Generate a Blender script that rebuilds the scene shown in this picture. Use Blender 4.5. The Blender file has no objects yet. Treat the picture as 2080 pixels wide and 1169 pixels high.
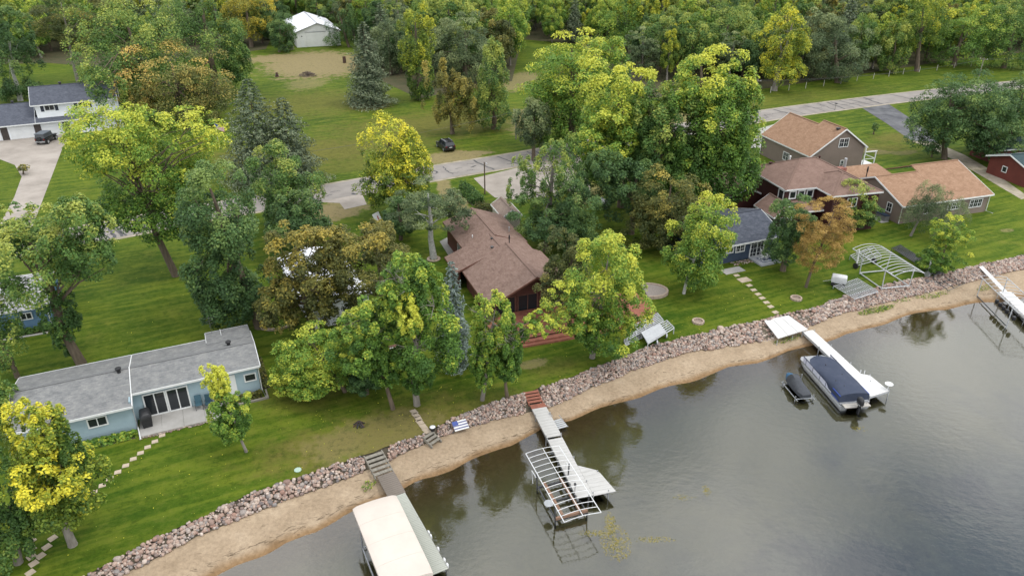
import bpy, bmesh, math, random
import numpy as np
from mathutils import Vector, Matrix
R = math.radians
S = bpy.context.scene
COL = S.collection
rnd = random.Random(7)

# ------------------------------------------------------------------ camera
F, PITCH, CAMH = 1492.0, R(27), 36.0            # focal length in px of the 2080 px wide photograph
cd = bpy.data.cameras.new('camera'); cam = bpy.data.objects.new('camera', cd); COL.objects.link(cam)
cd.sensor_width = 36; cd.lens = F / 2080 * 36; cd.clip_start = 0.5; cd.clip_end = 4000
cam.location = (0, 0, CAMH); cam.rotation_euler = (R(90) - PITCH, 0, 0); S.camera = cam

# ------------------------------------------------------------------ world: overcast sky
SUN_EL, SUN_AZ = 58, 105                        # azimuth clockwise from +Y
w = bpy.data.worlds.new('World'); S.world = w; w.use_nodes = True
nt = w.node_tree; nt.nodes.clear()
o_ = nt.nodes.new('ShaderNodeOutputWorld')
sky = nt.nodes.new('ShaderNodeTexSky'); sky.sky_type = 'NISHITA'; sky.sun_disc = False
sky.sun_elevation = R(SUN_EL); sky.sun_rotation = R(SUN_AZ)
b1 = nt.nodes.new('ShaderNodeBackground'); b1.inputs[1].default_value = 0.13
b2 = nt.nodes.new('ShaderNodeBackground'); b2.inputs[1].default_value = 2.2
tc = nt.nodes.new('ShaderNodeTexCoord'); nz = nt.nodes.new('ShaderNodeTexNoise')
nz.inputs['Scale'].default_value = 3.4; nz.inputs['Detail'].default_value = 5; nz.inputs['Roughness'].default_value = .5
rp = nt.nodes.new('ShaderNodeValToRGB')
rp.color_ramp.elements[0].position = .38; rp.color_ramp.elements[0].color = (.31, .36, .44, 1)
rp.color_ramp.elements[1].position = .60; rp.color_ramp.elements[1].color = (1.0, .99, .97, 1)
mx = nt.nodes.new('ShaderNodeMixShader'); mx.inputs[0].default_value = .86
L = nt.links.new
L(tc.outputs['Generated'], nz.inputs['Vector']); L(nz.outputs['Fac'], rp.inputs[0]); L(rp.outputs[0], b2.inputs[0])
L(sky.outputs[0], b1.inputs[0]); L(b1.outputs[0], mx.inputs[1]); L(b2.outputs[0], mx.inputs[2]); L(mx.outputs[0], o_.inputs[0])

sd = bpy.data.lights.new('sun', 'SUN'); sd.energy = 1.15; sd.angle = R(14); sd.color = (1, .965, .9)
so = bpy.data.objects.new('sun', sd); COL.objects.link(so); so.location = (30, 20, 80)
dirv = Vector((math.sin(R(SUN_AZ)) * math.cos(R(SUN_EL)), math.cos(R(SUN_AZ)) * math.cos(R(SUN_EL)), math.sin(R(SUN_EL))))
so.rotation_euler = dirv.to_track_quat('Z', 'Y').to_euler()

S.view_settings.view_transform = 'Standard'; S.view_settings.look = 'None'
S.view_settings.exposure = 0.36; S.view_settings.gamma = 1; S.view_settings.use_curve_mapping = False
S.cycles.max_bounces = 5; S.cycles.diffuse_bounces = 3; S.cycles.glossy_bounces = 3
S.cycles.transparent_max_bounces = 6; S.cycles.use_denoising = True
S.cycles.caustics_reflective = False; S.cycles.caustics_refractive = False

# ------------------------------------------------------------------ survey: photograph px -> plan position on a level plane
CP, SP = math.cos(PITCH), math.sin(PITCH)
LAWN = 1.0
def G(px, py, z=LAWN):
    a = (px - 1040) / F; b = (584.5 - py) / F
    t = (z - CAMH) / (-SP + b * CP)
    return Vector((a * t, (CP + b * SP) * t, z))
def height_at(y, py):
    b = (584.5 - py) / F
    return CAMH + (b * y * CP - y * SP) / (CP + b * SP)
def depth(y, z): return y * CP - (z - CAMH) * SP
def project(x, y, z):
    d = depth(y, z); return (1040 + F * x / d, 584.5 - F * (y * SP + (z - CAMH) * CP) / d)

# ------------------------------------------------------------------ materials
MATS = {}
def nodes(name):
    m = bpy.data.materials.new(name); m.use_nodes = True; n = m.node_tree
    return m, n, n.nodes['Principled BSDF']
def N(n, t, **kw):
    x = n.nodes.new('ShaderNode' + t)
    for k, v in kw.items():
        if k in ('inp',):
            for a, b in v.items(): x.inputs[a].default_value = b
        else: setattr(x, k, v)
    return x
def c4(c): return (c[0], c[1], c[2], 1)
def ramp(n, stops):
    r = n.nodes.new('ShaderNodeValToRGB'); e = r.color_ramp.elements
    while len(e) < len(stops): e.new(.5)
    for i, (p, c) in enumerate(stops): e[i].position = p; e[i].color = c4(c) if len(c) == 3 else c
    return r
def mat(name, c1, c2=None, scale=3., rough=.7, metal=0., bump=0., bscale=None, detail=5, spec=.3, stretch=None):
    """plain surface: two tones mixed by noise, optional fine relief"""
    if name in MATS: return MATS[name]
    m, n, p = nodes(name)
    p.inputs['Roughness'].default_value = rough; p.inputs['Metallic'].default_value = metal
    p.inputs['Specular IOR Level'].default_value = spec
    if c2 is None: c2 = tuple(x * .78 for x in c1)
    t = N(n, 'TexCoord'); src = t.outputs['Object']
    if stretch:
        mp = N(n, 'Mapping'); mp.inputs['Scale'].default_value = stretch; n.links.new(src, mp.inputs[0]); src = mp.outputs[0]
    z = N(n, 'TexNoise', inp={'Scale': scale, 'Detail': detail, 'Roughness': .65}); n.links.new(src, z.inputs['Vector'])
    r = ramp(n, [(.35, c1), (.68, c2)]); n.links.new(z.outputs['Fac'], r.inputs[0]); n.links.new(r.outputs[0], p.inputs['Base Color'])
    if bump:
        z2 = N(n, 'TexNoise', inp={'Scale': bscale or scale * 4, 'Detail': 3}); n.links.new(src, z2.inputs['Vector'])
        b = N(n, 'Bump', inp={'Strength': bump, 'Distance': .05}); n.links.new(z2.outputs['Fac'], b.inputs['Height']); n.links.new(b.outputs[0], p.inputs['Normal'])
    MATS[name] = m; return m
def shingles(name, c1, c2, c3, w=.34, h=.16):
    if name in MATS: return MATS[name]
    m, n, p = nodes(name); p.inputs['Roughness'].default_value = .92; p.inputs['Specular IOR Level'].default_value = .15
    uv = N(n, 'UVMap')
    b = N(n, 'TexBrick', offset=.5, inp={'Scale': 1, 'Brick Width': w, 'Row Height': h, 'Mortar Size': .006, 'Mortar Smooth': .3, 'Bias': .0})
    b.inputs['Color1'].default_value = (0, 0, 0, 1); b.inputs['Color2'].default_value = (1, 1, 1, 1); b.inputs['Mortar'].default_value = (.0, .0, .0, 1)
    n.links.new(uv.outputs[0], b.inputs['Vector'])
    z = N(n, 'TexNoise', inp={'Scale': 1.1, 'Detail': 9, 'Roughness': .8}); n.links.new(uv.outputs[0], z.inputs['Vector'])
    mp = N(n, 'Mapping'); mp.inputs['Scale'].default_value = (2.2, 7, 1); n.links.new(uv.outputs[0], mp.inputs[0])
    z3 = N(n, 'TexNoise', inp={'Scale': 1.6, 'Detail': 2}); n.links.new(mp.outputs[0], z3.inputs['Vector'])
    add = N(n, 'Math', operation='MULTIPLY_ADD'); add.inputs[1].default_value = .16
    n.links.new(b.outputs['Color'], add.inputs[0]); n.links.new(z.outputs['Fac'], add.inputs[2])
    add2 = N(n, 'Math', operation='MULTIPLY_ADD'); add2.inputs[1].default_value = .34; n.links.new(z3.outputs['Fac'], add2.inputs[0]); n.links.new(add.outputs[0], add2.inputs[2])
    r = ramp(n, [(.55, c1), (.76, c2), (1.0, c3)]); n.links.new(add2.outputs[0], r.inputs[0])
    n.links.new(r.outputs[0], p.inputs['Base Color'])
    bp = N(n, 'Bump', inp={'Strength': .6, 'Distance': .02}); n.links.new(add2.outputs[0], bp.inputs['Height']); n.links.new(bp.outputs[0], p.inputs['Normal'])
    MATS[name] = m; return m
def glass(name='window_glass', c=(.018, .022, .026)):
    if name in MATS: return MATS[name]
    m, n, p = nodes(name); p.inputs['Base Color'].default_value = c4(c); p.inputs['Roughness'].default_value = .06
    p.inputs['Specular IOR Level'].default_value = .6
    MATS[name] = m; return m
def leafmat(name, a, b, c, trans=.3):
    """leaf colours by the leaf's own tint: dark, full green, turned"""
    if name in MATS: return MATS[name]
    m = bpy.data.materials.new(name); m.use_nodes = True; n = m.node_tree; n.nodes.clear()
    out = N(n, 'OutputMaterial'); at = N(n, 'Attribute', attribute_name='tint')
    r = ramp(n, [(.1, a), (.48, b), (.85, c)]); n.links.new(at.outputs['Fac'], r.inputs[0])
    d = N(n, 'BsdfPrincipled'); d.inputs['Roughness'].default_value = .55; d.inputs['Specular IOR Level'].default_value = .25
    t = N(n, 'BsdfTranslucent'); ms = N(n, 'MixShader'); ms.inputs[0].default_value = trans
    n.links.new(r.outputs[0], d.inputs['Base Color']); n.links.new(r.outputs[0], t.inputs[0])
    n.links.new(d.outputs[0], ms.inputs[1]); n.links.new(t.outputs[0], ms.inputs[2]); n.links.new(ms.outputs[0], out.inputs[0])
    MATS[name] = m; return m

M_white = mat('white_paint', (.68, .68, .67), (.60, .61, .60), 2, .5)
M_alu = mat('aluminium', (.45, .46, .47), (.34, .35, .36), 5, .38, .5)
M_aluwhite = mat('pale_aluminium', (.50, .51, .52), (.40, .41, .42), 5, .45, .2)
M_black = mat('black_metal', (.018, .018, .02), (.03, .03, .032), 6, .45)
M_rubber = mat('rubber', (.02, .02, .02), (.035, .035, .034), 6, .8)
M_darksteel = mat('dark_steel', (.06, .062, .065), (.11, .11, .11), 6, .55, .3)
M_concrete = mat('concrete', (.36, .345, .325), (.27, .26, .24), .5, .9, 0, .15, 8, 8)
M_bark = mat('bark', (.16, .125, .09), (.085, .068, .05), 3, .95, 0, .8, 9, 6, .1, (1, 1, .25))
M_barkgrey = mat('grey_bark', (.27, .245, .21), (.14, .125, .105), 3, .95, 0, .8, 9, 6, .1, (1, 1, .25))
M_barkwhite = mat('white_bark', (.55, .54, .50), (.25, .24, .22), 3, .9, 0, .6, 9, 6, .1, (1, 1, 2.5))
M_glass = glass()

# ------------------------------------------------------------------ mesh helpers
def link(name, me, m=None, parent=None):
    o = bpy.data.objects.new(name, me); COL.objects.link(o)
    if m is not None and me is not None and not me.materials: me.materials.append(m)
    if parent: o.parent = parent
    return o
def tag(o, label=None, cat=None, group=None, kind=None):
    if label: o['label'] = label
    if cat: o['category'] = cat
    if group: o['group'] = group
    if kind: o['kind'] = kind
    return o
def thing(name, loc, rz, label, cat, group=None):
    o = bpy.data.objects.new(name, None); COL.objects.link(o); o.empty_display_size = .3
    o.location = loc; o.rotation_euler = (0, 0, rz); return tag(o, label, cat, group)
def copy_tree(o, parent=None):
    c = o.copy(); COL.objects.link(c); c.parent = parent
    for ch in list(o.children): copy_tree(ch, c)
    return c
class MB:
    def __init__(s): s.v = []; s.f = []
    def add(s, vs, fs):
        k = len(s.v); s.v += [tuple(x) for x in vs]; s.f += [tuple(i + k for i in f) for f in fs]; return s
    def box(s, c, d, rz=0, ry=0, rx=0):
        m = Matrix.Translation(c) @ Matrix.Rotation(rz, 4, 'Z') @ Matrix.Rotation(ry, 4, 'Y') @ Matrix.Rotation(rx, 4, 'X')
        vs = [m @ Vector((x * d[0] / 2, y * d[1] / 2, z * d[2] / 2)) for x in (-1, 1) for y in (-1, 1) for z in (-1, 1)]
        return s.add(vs, [(0, 1, 3, 2), (4, 6, 7, 5), (0, 4, 5, 1), (2, 3, 7, 6), (0, 2, 6, 4), (1, 5, 7, 3)])
    def bbox(s, x0, x1, y0, y1, z0, z1): return s.box(((x0 + x1) / 2, (y0 + y1) / 2, (z0 + z1) / 2), (x1 - x0, y1 - y0, z1 - z0))
    def beam(s, a, b, wd, ht):
        a, b = Vector(a), Vector(b); d = (b - a); ln = d.length; d.normalize()
        up = Vector((0, 0, 1)) if abs(d.z) < .95 else Vector((0, 1, 0))
        x = d.cross(up).normalized() * wd / 2; y = x.cross(d).normalized() * ht / 2
        vs = [p + sx * x + sy * y for p in (a, b) for sx, sy in ((-1, -1), (1, -1), (1, 1), (-1, 1))]
        return s.add(vs, [(0, 3, 2, 1), (4, 5, 6, 7), (0, 1, 5, 4), (1, 2, 6, 5), (2, 3, 7, 6), (3, 0, 4, 7)])
    def path(s, pts, rad, n=6, cap=True):
        """tube along points; rad number or list"""
        pts = [Vector(p) for p in pts]; rs = rad if isinstance(rad, (list, tuple)) else [rad] * len(pts)
        k = len(s.v)
        for i, p in enumerate(pts):
            d = (pts[min(i + 1, len(pts) - 1)] - pts[max(i - 1, 0)]).normalized()
            up = Vector((0, 0, 1)) if abs(d.z) < .9 else Vector((0, 1, 0))
            x = d.cross(up).normalized(); y = x.cross(d).normalized()
            for j in range(n):
                a = 2 * math.pi * j / n; s.v.append(tuple(p + (x * math.cos(a) + y * math.sin(a)) * rs[i]))
        for i in range(len(pts) - 1):
            for j in range(n):
                s.f.append((k + i * n + j, k + i * n + (j + 1) % n, k + (i + 1) * n + (j + 1) % n, k + (i + 1) * n + j))
        if cap:
            s.f.append(tuple(k + j for j in range(n))[::-1]); s.f.append(tuple(k + (len(pts) - 1) * n + j for j in range(n)))
        return s
    def cyl(s, c, r, h, n=12, r2=None):
        return s.path([(c[0], c[1], c[2]), (c[0], c[1], c[2] + h)], [r, r if r2 is None else r2], n)
    def lathe(s, c, prof, n=14):
        k = len(s.v)
        for r, z in prof:
            for j in range(n):
                a = 2 * math.pi * j / n; s.v.append((c[0] + r * math.cos(a), c[1] + r * math.sin(a), c[2] + z))
        for i in range(len(prof) - 1):
            for j in range(n): s.f.append((k + i * n + j, k + i * n + (j + 1) % n, k + (i + 1) * n + (j + 1) % n, k + (i + 1) * n + j))
        s.f.append(tuple(k + j for j in range(n))[::-1]); s.f.append(tuple(k + (len(prof) - 1) * n + j for j in range(n))); return s
    def prism(s, poly, z0, z1):
        n = len(poly); a = sum(poly[i][0] * poly[(i + 1) % n][1] - poly[(i + 1) % n][0] * poly[i][1] for i in range(n))
        if a < 0: poly = poly[::-1]
        vs = [(p[0], p[1], z0) for p in poly] + [(p[0], p[1], z1) for p in poly]
        return s.add(vs, [tuple(range(n))[::-1], tuple(range(n, 2 * n))] + [(i, (i + 1) % n, n + (i + 1) % n, n + i) for i in range(n)])
    def loft(s, secs, cap=True):
        n = len(secs[0]); k = len(s.v)
        for q in secs: s.v += [tuple(p) for p in q]
        for i in range(len(secs) - 1):
            for j in range(n): s.f.append((k + i * n + j, k + i * n + (j + 1) % n, k + (i + 1) * n + (j + 1) % n, k + (i + 1) * n + j))
        if cap: s.f.append(tuple(k + j for j in range(n))[::-1]); s.f.append(tuple(k + (len(secs) - 1) * n + j for j in range(n)))
        return s
    def build(s, name, m, parent=None, smooth=False):
        me = bpy.data.meshes.new(name); me.from_pydata(s.v, [], s.f); me.update()
        bm = bmesh.new(); bm.from_mesh(me); bmesh.ops.recalc_face_normals(bm, faces=bm.faces); bm.to_mesh(me); bm.free()
        if smooth:
            for p in me.polygons: p.use_smooth = True
            me.set_sharp_from_angle(angle=R(50))
        return link(name, me, m, parent)
def sheet(name, pts, m, kind='structure', z=None):
    """one flat polygon"""
    me = bpy.data.meshes.new(name); me.from_pydata([(p[0], p[1], p[2] if z is None else z) for p in pts], [], [tuple(range(len(pts)))])
    bm = bmesh.new(); bm.from_mesh(me); bmesh.ops.triangulate(bm, faces=bm.faces)
    bm.normal_update()
    for f in bm.faces:
        if f.normal.z < 0: f.normal_flip()
    bm.to_mesh(me); bm.free()
    o = link(name, me, m)
    if kind: o['kind'] = kind
    return o

# ------------------------------------------------------------------ ground materials
def lawn_mat():
    m, n, p = nodes('lawn_grass'); p.inputs['Roughness'].default_value = .9; p.inputs['Specular IOR Level'].default_value = .1
    lk = n.links.new; t = N(n, 'TexCoord'); P = t.outputs['Object']
    def noise(sc, det=4, ro=.6, vec=None):
        z = N(n, 'TexNoise', inp={'Scale': sc, 'Detail': det, 'Roughness': ro}); lk(vec or P, z.inputs['Vector']); return z.outputs['Fac']
    def mp(loc=(0, 0, 0), rot=0, sc=(1, 1, 1), ty='POINT'):
        x = N(n, 'Mapping', vector_type=ty); x.inputs['Location'].default_value = loc; x.inputs['Rotation'].default_value = (0, 0, rot); x.inputs['Scale'].default_value = sc; lk(P, x.inputs[0]); return x.outputs[0]
    def mix(f, a, b, bl='MIX'):
        x = N(n, 'MixRGB', blend_type=bl)
        for i, q in ((0, f), (1, a), (2, b)):
            if isinstance(q, (int, float)): x.inputs[i].default_value = q
            elif isinstance(q, tuple): x.inputs[i].default_value = c4(q)
            else: lk(q, x.inputs[i])
        return x.outputs[0]
    def rmp(f, a, b):
        x = N(n, 'MapRange', interpolation_type='SMOOTHSTEP'); lk(f, x.inputs[0]); x.inputs[1].default_value = a; x.inputs[2].default_value = b; return x.outputs[0]
    big = noise(.06, 3); mid = noise(.45, 5, .65); fine = noise(5, 4, .7); vf = noise(22, 2)
    col = mix(rmp(big, .38, .64), (.082, .145, .020), (.175, .232, .042))
    col = mix(rmp(mid, .40, .72), col, (.215, .245, .045))
    m1 = N(n, 'Mapping'); m1.inputs['Rotation'].default_value = (0, 0, R(-25)); lk(P, m1.inputs[0])
    m2 = N(n, 'Mapping'); m2.inputs['Scale'].default_value = (.13, 1.15, 1); lk(m1.outputs[0], m2.inputs[0])
    stripe = noise(1, 3, .6, m2.outputs[0])
    col = mix(rmp(stripe, .45, .6), col, (.185, .20, .04)) if False else mix(.40, col, mix(rmp(stripe, .40, .62), (.05, .115, .008), (.29, .29, .07)))
    dr = rmp(noise(.16, 5, .7), .56, .74); col = mix(mix(.7, (0, 0, 0), dr), col, (.33, .29, .11))
    col = mix(1.0, col, (.95, 1.05, .78), 'MULTIPLY')
    # dry, worn and painted-shade places, each with its own outline
    def spots(lst, c, soft=.5):
        nonlocal col
        acc = None
        jag = noise(.7, 4, .7)
        for (px, py, rx, ry, rot, st) in lst:
            g = G(px, py); x = N(n, 'Mapping', vector_type='TEXTURE'); x.inputs['Location'].default_value = (g.x, g.y, LAWN)
            x.inputs['Rotation'].default_value = (0, 0, R(rot)); x.inputs['Scale'].default_value = (rx, ry, 1); lk(P, x.inputs[0])
            ln = N(n, 'VectorMath', operation='LENGTH'); lk(x.outputs[0], ln.inputs[0])
            ad = N(n, 'Math', operation='MULTIPLY_ADD'); lk(jag, ad.inputs[0]); ad.inputs[1].default_value = 1.5; lk(ln.outputs['Value'], ad.inputs[2])
            r_ = N(n, 'MapRange', interpolation_type='SMOOTHSTEP'); lk(ad.outputs[0], r_.inputs[0]); r_.inputs[1].default_value = 1.75; r_.inputs[2].default_value = 1.75 - soft; r_.inputs[3].default_value = 0; r_.inputs[4].default_value = st
            if acc is None: acc = r_.outputs[0]
            else:
                mxx = N(n, 'Math', operation='MAXIMUM'); lk(acc, mxx.inputs[0]); lk(r_.outputs[0], mxx.inputs[1]); acc = mxx.outputs[0]
        col = mix(acc, col, c)
    spots([(800, 870, 11, 5, 25, .9), (700, 900, 9, 4, 20, .9), (960, 830, 8, 3, 25, .6), (620, 800, 6, 4, 0, .5), (1130, 745, 4, 2, 20, .5),  # under the lakeside trees: dry grass plus brown shade put into the colour
           (900, 250, 34, 14, 20, .75), (640, 310, 30, 14, 20, .75), (640, 210, 25, 18, 20, .6), (1480, 215, 60, 9, 25, .4), (1830, 280, 8, 5, 20, .75), (1790, 300, 9, 5, 10, .6), (760, 330, 30, 5, 25, .5)], (.26, .22, .09), .8)
    spots([(755, 880, 6, 2.6, 25, .35), (690, 905, 2.4, 2.6, 0, .42), (1085, 738, 1.6, .8, 20, .7), (2045, 468, 1.3, .6, 20, .6), (1760, 305, 4, 1.4, -10, .6), (1835, 310, 3, 1.2, 20, .5),
           (640, 130, 15, 24, 10, 1.0), (600, 118, 17, 9, 10, 1.0), (700, 142, 7, 6, 0, .8), (622, 170, 5, 8, 0, .6),
           (750, 215, 5, 4, 0, .6), (920, 318, 7, 3.6, 25, .95), (950, 330, 7, 2.5, 28, .85), (660, 432, 4, 3.2, 20, 1.0), (685, 425, 5, 4, 30, .9), (645, 448, 3, 3, 20, .9),
           (1055, 165, 5, 14, -15, .8), (1080, 240, 4, 14, -10, .7), (1300, 240, 14, 10, 0, .7), (1180, 390, 4, 6, 0, .7), (905, 385, 1.4, 7, 12, .9), (930, 415, 1.6, 6, 14, .9), (1800, 310, 3, 1, 10, .5)], (.42, .335, .255), .32)
    grit = noise(1.7, 5, .75)
    col = mix(mix(.75, (0, 0, 0), rmp(grit, .45, .72)), col, mix(.5, col, (.27, .27, .085)))
    col = mix(mix(.8, (0, 0, 0), rmp(grit, .52, .30)), col, mix(.55, col, (.03, .07, .008)))
    col = mix(.6, col, mix(fine, (.035, .05, .008), (.30, .31, .08)), 'SOFT_LIGHT')
    col = mix(.45, col, mix(vf, (.02, .04, .005), (.28, .30, .08)), 'OVERLAY')
    lk(col, p.inputs['Base Color'])
    b = N(n, 'Bump', inp={'Strength': .55, 'Distance': .08}); lk(fine, b.inputs['Height']); lk(b.outputs[0], p.inputs['Normal'])
    return m
M_lawn = lawn_mat()
M_sand = None
def sand_mat():
    m, n, p = nodes('beach_sand'); p.inputs['Roughness'].default_value = .9; p.inputs['Specular IOR Level'].default_value = .2
    lk = n.links.new; t = N(n, 'TexCoord'); P = t.outputs['Object']
    z1 = N(n, 'TexNoise', inp={'Scale': .5, 'Detail': 6, 'Roughness': .65}); z2 = N(n, 'TexNoise', inp={'Scale': 4, 'Detail': 5, 'Roughness': .7}); z3 = N(n, 'TexNoise', inp={'Scale': .12, 'Detail': 5, 'Roughness': .6})
    for z in (z1, z2, z3): lk(P, z.inputs['Vector'])
    dry = ramp(n, [(.3, (.275, .205, .135)), (.55, (.335, .255, .172)), (.75, (.38, .295, .205))]); lk(z1.outputs['Fac'], dry.inputs[0])
    gr = N(n, 'MixRGB', blend_type='OVERLAY'); gr.inputs[0].default_value = .28; lk(dry.outputs[0], gr.inputs[1])
    g2 = ramp(n, [(.35, (.25, .25, .25)), (.7, (.75, .75, .75))]); lk(z2.outputs['Fac'], g2.inputs[0]); lk(g2.outputs[0], gr.inputs[2])
    # wet sand by the water line, then submerged sand, then weedy muck, its dark blue-green also painting the light lost with depth
    sx = N(n, 'SeparateXYZ'); lk(P, sx.inputs[0])
    wob = N(n, 'Math', operation='MULTIPLY_ADD'); lk(z1.outputs['Fac'], wob.inputs[0]); wob.inputs[1].default_value = .12; lk(sx.outputs['Z'], wob.inputs[2])
    wet = N(n, 'MapRange', interpolation_type='SMOOTHSTEP'); lk(wob.outputs[0], wet.inputs[0]); wet.inputs[1].default_value = .2; wet.inputs[2].default_value = .08
    wc = N(n, 'MixRGB', blend_type='MULTIPLY'); wc.inputs[2].default_value = (.66, .54, .40, 1); lk(wet.outputs[0], wc.inputs[0]); lk(gr.outputs[0], wc.inputs[1])
    dp = N(n, 'Math', operation='MULTIPLY_ADD'); lk(z3.outputs['Fac'], dp.inputs[0]); dp.inputs[1].default_value = 1.3; lk(sx.outputs['Z'], dp.inputs[2])
    deep = N(n, 'MapRange', interpolation_type='SMOOTHSTEP'); lk(dp.outputs[0], deep.inputs[0]); deep.inputs[1].default_value = .25; deep.inputs[2].default_value = -.7
    z4 = N(n, 'TexNoise', inp={'Scale': .9, 'Detail': 7, 'Roughness': .75}); lk(P, z4.inputs['Vector'])
    muck = ramp(n, [(.36, (.026, .042, .048)), (.54, (.065, .088, .085)), (.74, (.14, .155, .125))]); lk(z4.outputs['Fac'], muck.inputs[0])
    fin = N(n, 'MixRGB'); lk(deep.outputs[0], fin.inputs[0]); lk(wc.outputs[0], fin.inputs[1]); lk(muck.outputs[0], fin.inputs[2])
    uw = N(n, 'MapRange', interpolation_type='SMOOTHSTEP'); lk(sx.outputs['Z'], uw.inputs[0]); uw.inputs[1].default_value = -.02; uw.inputs[2].default_value = -.22
    ub = N(n, 'MixRGB', blend_type='MIX'); ub.inputs[2].default_value = (.31, .29, .15, 1); um = N(n, 'Math', operation='MULTIPLY'); um.inputs[1].default_value = .6; lk(uw.outputs[0], um.inputs[0]); lk(um.outputs[0], ub.inputs[0]); lk(wc.outputs[0], ub.inputs[1]); lk(ub.outputs[0], fin.inputs[1])
    wz = N(n, 'TexNoise', inp={'Scale': .14, 'Detail': 6, 'Roughness': .62}); lk(P, wz.inputs['Vector'])
    wp = N(n, 'MapRange', interpolation_type='SMOOTHSTEP'); lk(wz.outputs['Fac'], wp.inputs[0]); wp.inputs[1].default_value = .50; wp.inputs[2].default_value = .60
    wq = N(n, 'Math', operation='MULTIPLY'); lk(wp.outputs[0], wq.inputs[0]); lk(deep.outputs[0], wq.inputs[1])
    wf_ = N(n, 'MixRGB'); wf_.inputs[2].default_value = (.012, .020, .022, 1); lk(wq.outputs[0], wf_.inputs[0]); lk(fin.outputs[0], wf_.inputs[1])
    lk(wf_.outputs[0], p.inputs['Base Color'])
    b = N(n, 'Bump', inp={'Strength': .5, 'Distance': .12}); lk(z2.outputs['Fac'], b.inputs['Height']); lk(b.outputs[0], p.inputs['Normal'])
    return m
M_sand = sand_mat()
def water_mat():
    m = bpy.data.materials.new('lake_water'); m.use_nodes = True; n = m.node_tree; n.nodes.clear(); lk = n.links.new
    out = N(n, 'OutputMaterial'); gl = N(n, 'BsdfGlossy', inp={'Roughness': .012}); tr = N(n, 'BsdfTransparent'); tr.inputs[0].default_value = (.86, .92, .86, 1)
    fr = N(n, 'Fresnel', inp={'IOR': 2.1}); ms = N(n, 'MixShader'); t = N(n, 'TexCoord')
    mp = N(n, 'Mapping'); mp.inputs['Scale'].default_value = (1, 1.5, 1); mp.inputs['Rotation'].default_value = (0, 0, R(30)); lk(t.outputs['Object'], mp.inputs[0])
    z = N(n, 'TexNoise', inp={'Scale': 1.4, 'Detail': 4, 'Roughness': .6}); lk(mp.outputs[0], z.inputs['Vector'])
    b = N(n, 'Bump', inp={'Strength': .085, 'Distance': .12}); lk(z.outputs['Fac'], b.inputs['Height'])
    for q in (gl, fr): lk(b.outputs[0], q.inputs['Normal'])
    lk(fr.outputs[0], ms.inputs[0]); lk(tr.outputs[0], ms.inputs[1]); lk(gl.outputs[0], ms.inputs[2]); lk(ms.outputs[0], out.inputs[0])
    return m
M_water = water_mat()
M_road = mat('weathered_asphalt', (.27, .245, .22), (.19, .172, .157), .35, .95, 0, .2, 12, 9)
M_tar = mat('tar_seal', (.045, .045, .047), (.07, .07, .07), 5, .6)
M_drive = mat('driveway_concrete', (.35, .31, .27), (.235, .205, .175), .28, .9, 0, .2, 6, 8)
M_newasphalt = mat('dark_asphalt', (.06, .062, .068), (.14, .14, .145), .4, .9, 0, .25, 9, 8)
M_litter = mat('forest_litter', (.045, .05, .018), (.08, .065, .032), .5, .95, 0, .5, 5, 8)

# ------------------------------------------------------------------ terrain
def interp(poly, x):
    for (x0, y0), (x1, y1) in zip(poly, poly[1:]):
        if x <= x1: return y0 + (y1 - y0) * (x - x0) / (x1 - x0)
    (x0, y0), (x1, y1) = poly[-2:]; return y0 + (y1 - y0) * (x - x0) / (x1 - x0)
TOP = [(-300, 1390), (60, 1230), (175, 1169), (300, 1100), (400, 1055), (500, 1005), (600, 970), (680, 942), (750, 920), (850, 884), (930, 843), (1010, 812), (1090, 790), (1180, 756), (1250, 731), (1330, 699), (1400, 683), (1480, 663), (1560, 645), (1640, 628), (1720, 602), (1800, 578), (1900, 558), (1990, 537), (2080, 516), (2500, 430)]
BOT = [(-300, 1430), (60, 1275), (175, 1208), (300, 1143), (400, 1092), (500, 1052), (600, 1008), (680, 985), (750, 955), (850, 907), (930, 874), (1040, 847), (1120, 828), (1200, 792), (1300, 748), (1400, 718), (1500, 702), (1560, 692), (1640, 667), (1700, 642), (1800, 615), (1900, 592), (2000, 567), (2080, 547), (2500, 462)]
WAT = [(-300, 1500), (100, 1340), (400, 1188), (520, 1132), (640, 1078), (740, 1028), (827, 988), (964, 933), (1066, 889), (1148, 854), (1271, 813), (1390, 778), (1483, 747), (1571, 727), (1640, 702), (1722, 681), (1790, 657), (1893, 629), (2030, 612), (2120, 600), (2500, 545)]
xs = list(range(-300, 2501, 20))
ZB = .42
topP = [G(x, interp(TOP, x) + rnd.uniform(-2, 2), LAWN) for x in xs]
botP = [G(x, interp(BOT, x) + rnd.uniform(-2, 2), ZB) for x in xs]
watP = [G(x, interp(WAT, x) + 3 * math.sin(x * .05) + rnd.uniform(-1, 1), 0) for x in xs]
def strip(name, rows, m, parent=None, smooth=True):
    n = len(rows[0]); vs = [tuple(p) for r_ in rows for p in r_]
    fs = [(i * n + j, i * n + j + 1, (i + 1) * n + j + 1, (i + 1) * n + j) for i in range(len(rows) - 1) for j in range(n - 1)]
    me = bpy.data.meshes.new(name); me.from_pydata(vs, [], fs)
    bm = bmesh.new(); bm.from_mesh(me); bm.normal_update()
    for f in bm.faces:
        if f.normal.z < 0: f.normal_flip()
    bm.to_mesh(me); bm.free()
    if smooth:
        for p_ in me.polygons: p_.use_smooth = True
    return link(name, me, m, parent)
lawn_rows = [topP]
for k, yy in ((.3, 0), (1, 130)):
    pass
lawn_rows = [topP, [Vector((p.x * 1.12 - 1, p.y + 12 + .12 * abs(p.x), LAWN)) for p in topP],
             [Vector(((x - 1100) * .22, 260, LAWN)) for x in xs], [Vector(((x - 1100) * 1.6, 2200, LAWN)) for x in xs]]
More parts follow.
